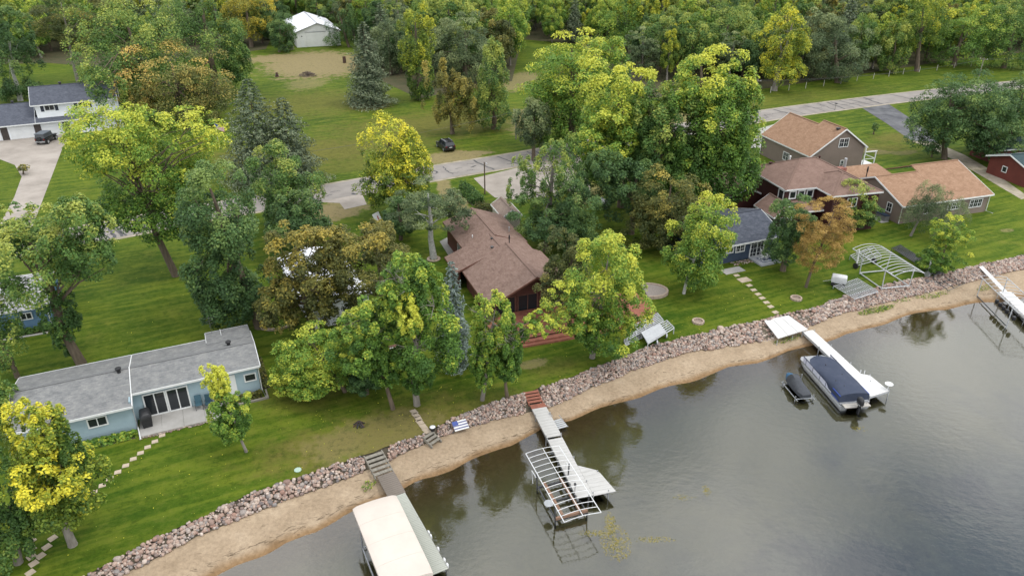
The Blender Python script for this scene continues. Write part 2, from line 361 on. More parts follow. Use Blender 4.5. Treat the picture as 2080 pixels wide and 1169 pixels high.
tag(strip('lawn', lawn_rows, M_lawn, smooth=False), kind='structure')
OUT = Vector((.42, -.907, 0))                   # off-shore direction
beach = [[p + Vector((0, 0, .02)) - OUT * .6 for p in botP], botP,
         [b.lerp(q, .5) + Vector((0, 0, .05)) for b, q in zip(botP, watP)], watP]
for d_, z_ in ((3, -.14), (7, -.32), (14, -.75), (26, -1.4), (60, -2.4), (260, -4), (700, -6)):
    beach.append([Vector((q.x + OUT.x * d_ + (q.x * .002 * d_), q.y + OUT.y * d_, z_)) for q in watP])
tag(strip('beach', beach, M_sand), kind='structure')
me = bpy.data.meshes.new('lake_water'); wv = [Vector((q.x, q.y, 0)) - OUT * 2.0 for q in watP]
wrow2 = [Vector((q.x + OUT.x * 600 + q.x * 2, q.y + OUT.y * 600, 0)) for q in watP]
tag(strip('lake', [wv, wrow2], M_water, smooth=False), kind='structure')

# road
RC = [(-420, 585), (-150, 535), (60, 497), (215, 469), (300, 453), (480, 420), (690, 386), (890, 350), (1060, 322), (1300, 279), (1550, 235), (1750, 208), (1920, 188), (2080, 171), (2400, 140)]
rc = [G(a, b) for a, b in RC]
def smooth_line(pts, k=8):
    out = []
    for i in range(len(pts) - 1):
        p0, p1, p2, p3 = pts[max(i - 1, 0)], pts[i], pts[i + 1], pts[min(i + 2, len(pts) - 1)]
        for j in range(k):
            t = j / k; out.append(.5 * ((2 * p1) + (p2 - p0) * t + (2 * p0 - 5 * p1 + 4 * p2 - p3) * t * t + (3 * p1 - p0 - 3 * p2 + p3) * t ** 3))
    out.append(pts[-1]); return out
rl = smooth_line(rc, 10)
def side(line, off, z):
    out = []
    for i, p in enumerate(line):
        d = (line[min(i + 1, len(line) - 1)] - line[max(i - 1, 0)]).normalized(); q = p + Vector((-d.y, d.x, 0)) * off; q.z = z; out.append(q)
    return out
RZ = LAWN + .03
strip_road = strip('road', [side(rl, 3.15 + 0 * 1, RZ), side(rl, -3.15, RZ)], M_road, smooth=False); strip_road['kind'] = 'structure'
M_gravel = mat('gravel_verge', (.36, .31, .25), (.20, .18, .11), .8, .95, 0, .4, 8, 8)
for sgn in (1, -1):
    v = strip('road_verge', [side(rl, sgn * (3.75 + .0), LAWN + .012), side(rl, sgn * 3.0, LAWN + .016)], M_gravel, smooth=False); v['kind'] = 'structure'
# tar-sealed cracks across and along the road
def seam(pts, wd):
    s = []
    for i, p in enumerate(pts):
        d = (pts[min(i + 1, len(pts) - 1)] - pts[max(i - 1, 0)]).normalized(); nn = Vector((-d.y, d.x, 0)) * wd / 2; s.append((p + nn, p - nn))
    vs = []; [vs.extend(q) for q in s]
    me = bpy.data.meshes.new('tar_seam'); me.from_pydata([(q.x, q.y, RZ + .012) for q in vs], [], [(2 * i, 2 * i + 1, 2 * i + 3, 2 * i + 2) for i in range(len(pts) - 1)])
    link('tar_seam', me, M_tar, strip_road)
rr = random.Random(3)
for i in range(6, len(rl) - 4):
    if rr.random() < .6:
        p = rl[i]; d = (rl[i + 1] - rl[i - 1]).normalized(); nn = Vector((-d.y, d.x, 0)); sk = rr.uniform(-1.2, 1.2)
        f0, f1 = (-3, 3) if rr.random() < .7 else sorted((rr.uniform(-3, 3), rr.uniform(-3, 3)))
        seam([p + nn * (f0 + (f1 - f0) * k / 8) + d * (sk * k / 8 + rr.uniform(-.18, .18)) for k in range(9)], rr.uniform(.14, .42))
    if rr.random() < .55:
        off = rr.choice((-1.5, -.3, .1, 1.4)); k0 = rr.randint(0, 2)
        pts = [rl[i].lerp(rl[i + 1], k / 6) for k in range(7)]
        d = (rl[i + 1] - rl[i]).normalized(); nn = Vector((-d.y, d.x, 0))
        seam([q + nn * (off + rr.uniform(-.2, .2)) for q in pts], rr.uniform(.08, .18))
def pave(name, px, m, dz=.02): return sheet(name, [G(a, b, LAWN + dz) for a, b in px], m)
pave('driveway', [(-30, 312), (-30, 278), (75, 268), (175, 252), (150, 275), (128, 298), (89, 400), (70, 450), (48, 499), (-30, 512), (8, 440), (29, 400), (44, 359), (30, 335)], M_drive)
pave('driveway', [(962, 362), (1062, 338), (1180, 318), (1200, 385), (1120, 400), (1045, 405), (1005, 401), (985, 385)], M_drive)
pave('driveway', [(1540, 262), (1580, 250), (1590, 270), (1560, 300), (1525, 300)], M_concrete)
pave('driveway', [(1752, 220), (1806, 212), (1882, 262), (1905, 290), (1850, 285), (1800, 250)], M_newasphalt)
pave('driveway', [(1850, 286), (1905, 291), (1960, 315), (2012, 345), (2090, 400), (2075, 405), (1985, 352), (1900, 305)], M_gravel, .016)
pave('walkway', [(1478, 404), (1518, 395), (1560, 425), (1528, 436)], M_concrete, .025)
pave('driveway', [(640, 410), (735, 392), (745, 415), (700, 425), (690, 412)], M_drive, .022)
pave('walkway', [(893, 490), (912, 480), (925, 515), (918, 530)], M_concrete, .025)
# forest floor under the woods
pave('forest_floor', [(-400, 140), (100, 128), (240, 140), (540, 100), (560, 60), (600, 30), (720, 40), (745, 150), (850, 200), (1040, 165), (1060, 80), (1180, 90), (1300, 200), (1500, 188), (1700, 158), (1900, 128), (2100, 104), (2500, 60), (2500, -120), (-400, -120)], M_litter, .01)

# ------------------------------------------------------------------ riprap bank of field stones
M_soil = mat('bank_soil', (.10, .085, .06), (.06, .05, .035), 2, .95, 0, .5, 8)
bank = thing('riprap_bank', (0, 0, 0), 0, 'long bank of rounded pink and grey field stones between lawn and beach', 'stone bank')
strip('soil_slope', [[p + Vector((0, 0, -.02)) - OUT * .3 for p in topP], [a.lerp(b, .4) - Vector((0, 0, .03)) for a, b in zip(topP, botP)], [p + Vector((0, 0, -.06)) for p in botP]], M_soil, bank)
STONE_COLS = [(0, (.20, .18, .17)), (.14, (.34, .25, .21)), (.3, (.42, .34, .29)), (.45, (.25, .25, .25)), (.58, (.50, .43, .37)), (.7, (.33, .22, .18)), (.8, (.15, .15, .155)), (.92, (.58, .53, .48)), (1, (.38, .33, .29))]
def stone_mat(name, island):
    m, n, p = nodes(name); p.inputs['Roughness'].default_value = .85; lk = n.links.new; p.inputs['Specular IOR Level'].default_value = .2
    if island: src = N(n, 'Attribute', attribute_name='tint').outputs['Fac']
    else: src = N(n, 'ObjectInfo').outputs['Random']
    r = ramp(n, STONE_COLS); r.color_ramp.interpolation = 'CONSTANT' if False else 'LINEAR'; lk(src, r.inputs[0])
    warm = N(n, 'MixRGB', blend_type='MULTIPLY'); warm.inputs[0].default_value = 1; warm.inputs[2].default_value = (.98, .90, .85, 1); lk(r.outputs[0], warm.inputs[1])
    t = N(n, 'TexCoord'); z = N(n, 'TexNoise', inp={'Scale': 9, 'Detail': 4}); lk(t.outputs['Object'], z.inputs['Vector'])
    q = ramp(n, [(.3, (.6, .6, .6)), (.7, (1.15, 1.15, 1.15))]); lk(z.outputs['Fac'], q.inputs[0])
    mm = N(n, 'MixRGB', blend_type='MULTIPLY'); mm.inputs[0].default_value = 1; lk(warm.outputs[0], mm.inputs[1]); lk(q.outputs[0], mm.inputs[2]); lk(mm.outputs[0], p.inputs['Base Color'])
    return m
M_stone = stone_mat('field_stone', False); M_stones = stone_mat('field_stones', True)
def stone_proto(seed):
    r_ = random.Random(seed); vs = [(0, 0, -1)]; n = 6
    for zz, rad in ((-.62, .72), (0, 1), (.62, .74)):
        for j in range(n): a = 2 * math.pi * (j + (zz > 0) * .5) / n; vs.append((math.cos(a) * rad, math.sin(a) * rad, zz))
    vs.append((0, 0, 1)); fs = [(0, 1 + (j + 1) % n, 1 + j) for j in range(n)]
    for i in range(2):
        for j in range(n): a, b = 1 + i * n + j, 1 + i * n + (j + 1) % n; fs.append((a, b, b + n, a + n))
    k = 1 + 2 * n; fs += [(k + j, k + (j + 1) % n, 19) for j in range(n)]
    vs = [tuple(c * r_.uniform(.8, 1.16) for c in v) for v in vs]
    return vs, fs
PROT = [stone_proto(i) for i in range(10)]; PMESH = []
for i, (vs, fs) in enumerate(PROT):
    me = bpy.data.meshes.new('stone'); me.from_pydata(vs, [], fs); me.materials.append(M_stone)
    for p_ in me.polygons: p_.use_smooth = True
    PMESH.append(me)
rs = random.Random(11); stones = []
gaps = []                                        # stair openings, filled below: (px centre, half px)
STAIRS = [(765, 24), (876, 13), (1083, 15)]
for i in range(len(xs) - 1):
    if xs[i] < -60 or xs[i] > 2200: continue
    seg = (topP[i + 1] - topP[i]).length; wd = (topP[i] - botP[i]).length + .35
    kx = .74 if xs[i] < 700 else .56 if xs[i] < 1430 else .86 if xs[i] < 1710 else .66
    nn_ = seg * wd / (.045 * kx * kx); cnt = int(nn_) + (rs.random() < nn_ % 1)
    for _ in range(cnt):
        a, t = rs.random(), rs.uniform(.02, .96)
        x = xs[i] + a * 20
        tp = topP[i].lerp(topP[i + 1], a); bt = botP[i].lerp(botP[i + 1], a)
        p = tp.lerp(bt, t); sz = rs.choice((.10, .12, .15, .15, .18, .21, .26)) * rs.uniform(.8, 1.15) * kx
        if rs.random() < .03: sz *= 1.6
        if any(abs(project(p.x, p.y, p.z)[0] - c) < h for c, h in STAIRS): continue
        stones.append((p + Vector((0, 0, (sz * .2 + rs.uniform(0, .04)) if not (1545 < x < 1650 and t > .1) else -.12)), sz, sz * rs.uniform(.75, 1), sz * rs.uniform(.6, .85), rs.uniform(0, 6.3), rs.randint(0, 9), rs.random()))
stones.sort(key=lambda s: -s[1] / depth(s[0].y, s[0].z))
for s in stones[:300]:
    o = link('stone', PMESH[s[5]], None, bank); o.location = s[0]; o.scale = (s[1], s[2], s[3]); o.rotation_euler = (0, 0, s[4])
V = []; FF = []; T = []
for s in stones[300:]:
    vs, fs = PROT[s[5]]; k = len(V); c, sn = math.cos(s[4]), math.sin(s[4])
    for v in vs:
        x, y = v[0] * s[1], v[1] * s[2]; V.append((s[0].x + c * x - sn * y, s[0].y + sn * x + c * y, s[0].z + v[2] * s[3])); T.append(s[6])
    FF += [tuple(i + k for i in f) for f in fs]
me = bpy.data.meshes.new('small_stones'); me.from_pydata(V, [], FF); at = me.attributes.new('tint', 'FLOAT', 'POINT'); at.data.foreach_set('value', T)
for p_ in me.polygons: p_.use_smooth = True
tag(link('small_stones', me, M_stones, bank), kind='stuff')

# ------------------------------------------------------------------ foliage
LEAF = {
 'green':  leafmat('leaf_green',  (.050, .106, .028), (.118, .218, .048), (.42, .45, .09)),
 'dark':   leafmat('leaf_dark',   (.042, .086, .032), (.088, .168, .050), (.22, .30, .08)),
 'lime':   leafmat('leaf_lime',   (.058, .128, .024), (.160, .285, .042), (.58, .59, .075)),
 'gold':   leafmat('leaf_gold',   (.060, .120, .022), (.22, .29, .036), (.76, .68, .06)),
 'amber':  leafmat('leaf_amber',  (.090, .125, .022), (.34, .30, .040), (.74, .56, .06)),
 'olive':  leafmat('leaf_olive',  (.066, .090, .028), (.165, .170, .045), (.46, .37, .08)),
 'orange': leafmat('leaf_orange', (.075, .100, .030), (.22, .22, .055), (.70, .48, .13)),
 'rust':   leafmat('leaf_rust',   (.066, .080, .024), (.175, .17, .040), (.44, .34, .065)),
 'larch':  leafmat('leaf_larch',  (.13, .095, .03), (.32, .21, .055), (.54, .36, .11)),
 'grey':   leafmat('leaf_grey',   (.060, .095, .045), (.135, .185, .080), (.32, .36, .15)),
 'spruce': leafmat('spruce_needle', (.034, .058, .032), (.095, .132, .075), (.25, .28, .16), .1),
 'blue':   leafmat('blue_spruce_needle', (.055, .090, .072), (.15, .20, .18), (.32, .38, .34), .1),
}
def leaf_mesh(name, C, Nn, Ls, asp, tint, rng):
    n = len(C); t = rng.normal(size=(n, 3)); t -= Nn * (t * Nn).sum(1, keepdims=True); t /= np.linalg.norm(t, axis=1, keepdims=True) + 1e-9
    b = np.cross(Nn, t); Ls = Ls[:, None]
    V = np.empty((n, 4, 3), np.float32)
    V[:, 0] = C - t * Ls * .5; V[:, 1] = C + b * Ls * asp * .5 + t * Ls * .06; V[:, 2] = C + t * Ls * .5; V[:, 3] = C - b * Ls * asp * .5 + t * Ls * .06
    V[:, 0] -= Nn * Ls * .10; V[:, 2] -= Nn * Ls * .13
    me = bpy.data.meshes.new(name); me.vertices.add(4 * n); me.vertices.foreach_set('co', V.ravel())
    me.loops.add(4 * n); me.loops.foreach_set('vertex_index', np.arange(4 * n, dtype=np.int32))
    me.polygons.add(n); me.polygons.foreach_set('loop_start', np.arange(0, 4 * n, 4, dtype=np.int32)); me.polygons.foreach_set('loop_total', np.full(n, 4, np.int32))
    at = me.attributes.new('tint', 'FLOAT', 'POINT'); at.data.foreach_set('value', np.repeat(np.clip(tint, 0, 1), 4).astype(np.float32))
    me.update(calc_edges=True); return me
def unit(v): return v / (np.linalg.norm(v, axis=1, keepdims=True) + 1e-9)
def crown_pts(rng, Rr, Rv, nleaf, ls, yel, ytop, style='round', gap=.0):
    """one crown volume centred on 0: clumps of leaves on an uneven lobed envelope. returns points, normals, size, tint, clump centres"""
    rc0 = {'round': .23, 'feather': .19, 'loose': .21, 'willow': .24}[style]
    nc = max(16, int({'round': 78, 'feather': 100, 'loose': 62, 'willow': 70}[style]))
    lob = unit(rng.normal(size=(8, 3))); lob[:, 2] = np.abs(lob[:, 2]) * .9 - .25; lob = unit(lob); la = rng.uniform(.12, .46, 8)
    i = np.arange(nc) + .5; ph = np.arccos(1 - 1.72 * i / nc); th = i * 2.39996 + rng.uniform(0, 6)
    d = np.stack([np.cos(th) * np.sin(ph), np.sin(th) * np.sin(ph), np.cos(ph)], 1) + rng.normal(size=(nc, 3)) * .16; d = unit(d)
    e = .68 + (np.clip(d @ lob.T, 0, 1) ** 4 * la).sum(1)
    fr = np.where(rng.random(nc) < .7, rng.uniform(.82, 1.02, nc), rng.uniform(.38, .78, nc))
    if style == 'willow': fr = np.where(rng.random(nc) < .6, rng.uniform(.8, 1, nc), rng.uniform(.3, .8, nc))
    cc = d * (e * fr)[:, None]; rc = rc0 * rng.uniform(.7, 1.3, nc)
    keep = rng.random(nc) > gap + .06; cc, rc, d = cc[keep], rc[keep], d[keep]; nc = len(cc)
    cv = rng.normal(size=nc) * .12
    w_ = rc ** 2; idx = rng.choice(nc, nleaf, p=w_ / w_.sum())
    ld = unit(unit(rng.normal(size=(nleaf, 3))) + .55 * d[idx] + np.array([0, 0, .35]))
    rad = rc[idx] * rng.uniform(.35, 1.08, nleaf) ** .6
    sq = {'round': (1, 1, .78), 'feather': (1.1, 1.1, .6), 'loose': (1, 1, .85), 'willow': (.75, .75, 1.5)}[style]
    P = cc[idx] + ld * rad[:, None] * np.array(sq)
    if style == 'willow': P[:, 2] -= (np.abs(P[:, 0]) ** 2 + np.abs(P[:, 1]) ** 2) * .28
    lim = np.percentile(np.abs(P), 97.5, axis=0); m = max(lim[0], lim[1]); zl = (np.percentile(P[:, 2], 99) - np.percentile(P[:, 2], 1)) / 2; zc = (np.percentile(P[:, 2], 99) + np.percentile(P[:, 2], 1)) / 2
    sc = np.array([Rr / m, Rr / m, Rv / zl]); P = (P - [0, 0, zc]) * sc; cc = (cc - [0, 0, zc]) * sc
    Nn = unit(ld * .62 + rng.normal(size=(nleaf, 3)) * .33 + np.array([0, 0, .55]))
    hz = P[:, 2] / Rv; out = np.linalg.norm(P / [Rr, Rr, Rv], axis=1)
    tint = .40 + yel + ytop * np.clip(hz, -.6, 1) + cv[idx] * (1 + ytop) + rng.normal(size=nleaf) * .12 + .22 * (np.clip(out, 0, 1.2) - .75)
    return P, Nn, ls * rng.uniform(.7, 1.3, nleaf), tint, cc
def trunk_mb(base, top, r0, tips, rng, lean=.0, bare=False):
    mb = MB(); base = Vector(base); top = Vector(top); h = (top - base).length
    bend = Vector((rng.uniform(-.03, .03) * h, rng.uniform(-.03, .03) * h, 0))
    pts = [base - Vector((0, 0, .25)), base + Vector((0, 0, .12)), base.lerp(top, .3) + bend, base.lerp(top, .62) - bend * .4, top]
    mb.path(pts, [r0 * 1.45, r0 * 1.15, r0 * .86, r0 * .62, r0 * .22], 8)
    for k, tp in enumerate(tips):
        f = rng.uniform(.42, .88); s = base.lerp(top, f); tp = Vector(tp); md = s.lerp(tp, .5) + Vector((0, 0, .06 * (tp - s).length)); r1 = r0 * (1 - f) * .55 + r0 * .06
        mb.path([s, md, tp], [r1, r1 * .6, r1 * .18], 5, False)
    return mb
def conifer_pts(rng, H_, Rb, nleaf, ls, z0=.06):
    nl = max(14, int(H_ * 2.3)); P = []; Nn = []
    per = nleaf // nl; tt = []
    for k in range(nl):
        f = (k + .5) / nl; z = H_ * (z0 + (1 - z0) * f); rad = Rb * (1 - f) ** .58 * rng.uniform(.8, 1.12) + .12
        nb = max(5, int(13 * (1 - f) + 4)); n = max(20, int(per * 2.1 * (1 - f) + per * .12))
        az = rng.integers(0, nb, n) * 2 * np.pi / nb + k * 1.3 + rng.normal(size=n) * .13
        rr_ = rad * rng.uniform(.1, 1.0, n) ** .65 * (1 + .22 * np.sin(az * 3 + k))
        dz = -.30 * rr_ + .14 * rr_ ** 2 / max(rad, .1) + rng.normal(size=n) * .10 * (1.2 - f)
        P.append(np.stack([np.cos(az) * rr_, np.sin(az) * rr_, z + dz], 1))
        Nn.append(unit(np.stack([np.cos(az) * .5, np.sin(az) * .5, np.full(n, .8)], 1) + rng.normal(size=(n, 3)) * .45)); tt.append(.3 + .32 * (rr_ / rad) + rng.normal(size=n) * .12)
    P = np.concatenate(P); return P, np.concatenate(Nn), ls * rng.uniform(.7, 1.3, len(P)), np.concatenate(tt)
TREE_N = [0]
def nm(kind): return {'conifer': 'spruce_tree'}.get(kind, 'tree')
def tree(label, crowns, pal, base=None, hc=None, yel=0., ytop=.12, style='round', leaves=9000, ls=.34, bark=None, asp=.62, gap=.0, tr=None, cat='tree', group=None, bare=0, name='deciduous_tree'):
    """crowns: list of (cx, cy, rx, ry) ellipses measured in the photograph; base px of the trunk foot, or hc crown-centre height above the lawn"""
    TREE_N[0] += 1; rng = np.random.default_rng(TREE_N[0] * 17 + 5); r_ = random.Random(TREE_N[0])
    cx, cy, rx, ry = crowns[0][:4]
    if base is not None: bp = G(*base)
    else: bp = G(cx, cy, LAWN + hc); bp.z = LAWN
    root = thing(name, bp, 0, label, cat, group)
    Ps = []; cts = []; tot = sum(c[2] * c[3] for c in crowns); top = None
    for c in crowns:
        cx, cy, rx, ry = c[:4]; dy = c[4] if len(c) > 4 else 0; yl = c[5] if len(c) > 5 else 0
        yw = bp.y + dy; zc = height_at(yw, cy); d = depth(yw, zc); s = F / d; xw = (cx - 1040) * d / F
        Rr = 1.06 * rx / s; el = math.atan2(CAMH - zc, yw); Rv = 1.05 * math.sqrt(max((ry / s) ** 2 - (Rr * math.sin(el)) ** 2, (.55 * Rr) ** 2)) / math.cos(el)
        zlo = LAWN + .7
        if zc - Rv < zlo: hi = zc + Rv; Rv = (hi - zlo) / 2; zc = (hi + zlo) / 2
        n = int(1.75 * leaves * rx * ry / tot)
        P, Nn, L_, T_, cc = crown_pts(rng, Rr, Rv, n, ls * .71, yel + yl, ytop, style, gap)
        off = np.array([xw - bp.x, yw - bp.y, zc - LAWN]); Ps.append((P + off, Nn, L_, T_)); cts.append(cc[rng.choice(len(cc), min(4, len(cc)), False)] * .75 + off)
        if top is None: top = Vector((off[0], off[1], off[2] + Rv * .45)); r0 = tr or max(.12, .045 * Rr + .025 * (zc - LAWN))
    P, Nn, L_, T_ = (np.concatenate([q[i] for q in Ps]) for i in range(4))
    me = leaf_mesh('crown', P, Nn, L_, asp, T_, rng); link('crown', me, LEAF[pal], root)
    trunk_mb((0, 0, 0), top, r0, np.concatenate(cts), r_).build('trunk', bark or M_bark, root, True)
    if bare:
        mb = MB(); cc = np.concatenate(cts)
        for k in range(bare):
            s = Vector(cc[k % len(cc)]); 
            for j in range(4):
                e = s + Vector((r_.uniform(-1.3, 1.3), r_.uniform(-1.6, .3), r_.uniform(-.2, 1.4))); mb.path([s, s.lerp(e, .5) + Vector((0, 0, .15)), e], [.035, .022, .01], 4, False)
                for q in range(3): f = e + Vector((r_.uniform(-.6, .6), r_.uniform(-.6, .3), r_.uniform(-.1, .6))); mb.path([s.lerp(e, .6), f], [.016, .007], 3, False)
        tag(mb.build('bare_twigs', M_barkgrey, root), kind='stuff')
    return root
def spruce(label, apex, basepx, rx, pal='spruce', leaves=6500, ls=.34, group=None):
    TREE_N[0] += 1; rng = np.random.default_rng(TREE_N[0] * 17 + 5)
    bp = G(*basepx); H_ = height_at(bp.y, apex[1]) - LAWN; Rb = rx * depth(bp.y, LAWN + H_ * .3) / F
    root = thing('spruce_tree', bp, 0, label, 'conifer', group)
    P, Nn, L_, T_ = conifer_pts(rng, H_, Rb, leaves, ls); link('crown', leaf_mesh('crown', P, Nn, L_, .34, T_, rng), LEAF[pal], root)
    MB().path([(0, 0, -.2), (0, 0, H_ * .5), (0, 0, H_ * .97)], [.2, .12, .02], 7).build('trunk', M_bark, root, True)
    return root

# ---- the trees one by one
tree('large bright yellow tree with green flank beside the stepping stones at the ranch house end', [(100, 985, 86, 92, 0, .05), (72, 868, 58, 62, 0, .33), (90, 965, 64, 42, -.9, .36), (140, 930, 46, 85, .6, -.2)], 'gold', base=(148, 1106), yel=-.12, ytop=.06, leaves=15000, ls=.27, bark=M_barkgrey, tr=.24)
tree('green tree with pale trunk leaning at the lawn edge below the ranch house', [(-20, 985, 68, 150)], 'green', base=(38, 1142), leaves=9000, ls=.28, bark=M_barkgrey, ytop=.06, tr=.22)
tree('slim young tree with yellow top on the lawn before the patio', [(466, 836, 46, 54, 0, -.05), (442, 776, 27, 34, 0, .55)], 'lime', base=(500, 917), yel=-.06, ytop=.1, leaves=7000, ls=.23, bark=M_barkgrey, tr=.1)
tree('broad green oak with leafy leaning trunk behind the ranch house roof', [(70, 520, 105, 85, 0, .12), (170, 470, 68, 70), (185, 520, 55, 30, .5), (125, 632, 46, 55, 0, -.15), (20, 480, 70, 60, 1, .1), (130, 690, 16, 32, 0, -.2)], 'green', base=(165, 738), yel=-.04, ytop=.14, leaves=19000, ls=.33, tr=.38, gap=.14)
tree('low green tree leaning at the back of the ranch house', [(-25, 640, 55, 75), (12, 742, 16, 18)], 'green', base=(36, 766), yel=.05, leaves=5000, ls=.28, tr=.18)
tree('shrubby green tree against the ranch house left gable', [(0, 830, 36, 58)], 'green', hc=2.2, leaves=5000, ls=.22, ytop=.02)
tree('tall loose yellow green ash between road and white house', [(240, 265, 95, 62, 0, .2), (335, 300, 105, 85, 2, .12), (395, 260, 48, 40, 1, .3), (195, 290, 55, 50, -2, .22), (305, 395, 95, 72, 1, -.1), (245, 395, 72, 55, 0, -.1), (375, 395, 65, 72, 0, -.15), (330, 450, 50, 42, 0, -.2), (190, 340, 30, 22, -2, .3), (430, 280, 28, 22, -1, .32)], 'lime', base=(357, 560), yel=0, ytop=.15, leaves=24000, ls=.36, gap=.08, tr=.36)
tree('dense dark green maple behind the ranch house right end', [(435, 425, 92, 95, 0, .06), (445, 540, 88, 105, -.5, -.04), (480, 610, 62, 65, 0, -.08)], 'dark', base=(528, 664), leaves=19000, ls=.36, ytop=.12, tr=.45)
tree('mid green maple beside the two dark spruces', [(578, 372, 76, 78)], 'green', hc=6, leaves=9000, ls=.38, ytop=.1)
tree('dark green tree standing between maple and gravel turnout', [(600, 450, 58, 60)], 'dark', hc=4, leaves=7000, ls=.36)
spruce('tall dark spruce with tan cones in the yard beyond the road', (522, 158), (536, 372), 80, leaves=14000, ls=.40)
spruce('second shorter spruce leaning against the tall spruce', (582, 196), (596, 372), 70, leaves=11000, ls=.40)
tree('orange tinged maple shading the white house', [(355, 160, 105, 60, 0, .1), (290, 190, 45, 35, -2, .25), (400, 190, 70, 50, -2, -.12)], 'orange', base=(372, 250), yel=-.08, ytop=.18, leaves=11000, ls=.5, gap=.08)
tree('huge rounded green maple behind the white house', [(270, 100, 118, 92), (215, 135, 62, 76, -6), (330, 130, 70, 70, -2), (205, 168, 40, 40, -17)], 'green', base=(318, 232), leaves=18000, ls=.5, ytop=.16, yel=.04)
tree('broad deep green maple next to the huge rounded maple', [(420, 75, 98, 88), (475, 110, 52, 58, -3)], 'green', base=(440, 190), leaves=14000, ls=.5, ytop=.1, yel=-.02)
tree('orange yellow tree glowing beside the pole barn', [(500, 22, 52, 48)], 'amber', hc=10, leaves=6000, ls=.55, yel=.05, ytop=.1)
tree('dark green tree with white trunk at the white house corner', [(25, 140, 62, 62), (20, 70, 50, 50)], 'dark', base=(42, 205), leaves=9000, ls=.5, bark=M_barkwhite, gap=.15, style='loose')
tree('open crowned tree with forked pale trunk behind the white house', [(130, 30, 82, 50)], 'olive', base=(158, 165), leaves=7500, ls=.5, bark=M_barkgrey, yel=-.1, gap=.12, tr=.35)
tree('yellow green tree at the dark wood edge behind white house', [(30, 30, 55, 42)], 'lime', hc=9, leaves=5500, ls=.55, yel=.1)
tree('golden yellow maple standing beside the road', [(790, 300, 60, 60, 0, .12), (835, 318, 50, 60, -1, .16), (815, 355, 62, 42, -2.5, .1), (775, 365, 48, 50, -1, -.22), (840, 385, 42, 32, -1, -.2)], 'gold', base=(812, 430), yel=0, ytop=.16, leaves=14000, ls=.38)
tree('thin grey green birch with white trunk in a round paver ring', [(870, 412, 72, 44), (925, 425, 30, 35, 1)], 'grey', base=(881, 524), leaves=8000, ls=.26, bark=M_barkwhite, gap=.2, style='feather', yel=-.06)
tree('dense green tree behind the birch', [(810, 430, 45, 40)], 'dark', hc=3.6, leaves=5500, ls=.34)
tree('rust brown and olive oak over the white roofed cottage', [(610, 545, 75, 85, 0, .08), (720, 525, 85, 68, 1, 0), (570, 615, 52, 50, -1, 0), (690, 610, 70, 48, 0, -.12), (650, 500, 62, 45, 1, .06)], 'rust', hc=7.5, yel=-.1, ytop=.2, leaves=21000, ls=.34, gap=.16, tr=.4)
tree('dark olive tree tucked behind the rust brown oak', [(765, 490, 45, 38)], 'olive', hc=6, yel=-.12, leaves=4500, ls=.34)
tree('feathery yellow green locust spreading over the dark shade', [(640, 722, 88, 40, 0, .0), (620, 765, 62, 40, -.6, .0), (605, 795, 40, 26, -1.2, .04), (700, 700, 60, 40, 0, -.04)], 'lime', base=(700, 795), yel=.1, leaves=13000, ls=.25, style='feather', ytop=.1, tr=.16, gap=.1)
tree('dark low evergreen shrub in the shade by the locust', [(742, 762, 46, 42)], 'dark', hc=1.8, leaves=6500, ls=.22, yel=-.12, name='shrub')
tree('green maple with thin trunk on the bare lawn above the wooden stairs', [(745, 690, 66, 62, 0, .02), (778, 742, 34, 42, 0, -.05), (765, 640, 50, 45, .5, .1)], 'lime', base=(798, 830), yel=-.14, ytop=.14, leaves=11000, ls=.29, bark=M_bark, tr=.17, bare=3, gap=.14)
tree('tall green maple with a yellow half bare patch beside the blue spruce', [(848, 590, 56, 68, 0, .0), (866, 690, 76, 72, 0, -.06), (850, 752, 40, 44, 0, -.1), (835, 640, 34, 42, -1.2, .5), (820, 560, 55, 45, 1, .08)], 'lime', base=(847, 822), yel=-.12, ytop=.12, leaves=17000, ls=.3, bark=M_barkgrey, tr=.24, bare=6, gap=.12)
spruce('slender silver blue spruce in front of the brown house', (921, 528), (925, 746), 36, 'blue', 7500, .24)
tree('ragged yellow green maple with bare twigs before the brown deck', [(1005, 655, 44, 56, 0, .1), (1032, 700, 46, 60, 0, 0), (978, 715, 26, 46, 0, -.05), (1085, 655, 34, 20, -.4, .2), (985, 755, 26, 34, 0, .05)], 'lime', base=(980, 812), yel=-.04, ytop=.1, leaves=12500, ls=.27, bark=M_barkgrey, gap=.25, tr=.16, bare=9)
tree('slender green maple close to the red stairs', [(1030, 732, 34, 46)], 'lime', base=(1030, 806), yel=-.1, leaves=5500, ls=.26, bark=M_bark, tr=.14, gap=.15)
tree('dark olive cedar rising beside the brown house roof', [(1160, 528, 52, 60), (1148, 575, 46, 42, -1)], 'olive', hc=6.5, yel=-.22, ytop=.02, leaves=9500, ls=.26)
tree('bright yellow green maple between brown house and rock bank', [(1235, 545, 72, 72, 0, .16), (1255, 610, 58, 62, 0, .1), (1165, 615, 55, 52, -1.5, .16), (1220, 670, 58, 48, -.5, -.12), (1190, 660, 55, 40, -1, -.05)], 'lime', base=(1203, 726), yel=.02, ytop=.12, leaves=18000, ls=.29, bark=M_barkgrey, tr=.22)
tree('airy poplar with pale forked trunk beside the concrete pad', [(1125, 345, 58, 62), (1065, 370, 32, 48), (1110, 420, 62, 40)], 'green', base=(1110, 482), leaves=9500, ls=.32, gap=.25, bark=M_barkgrey, style='loose', yel=.04)
tree('dark spreading tree over the brown house back wing', [(1110, 445, 68, 48), (1160, 470, 55, 45), (1165, 420, 48, 55)], 'dark', hc=4, leaves=12500, ls=.32, yel=-.04)
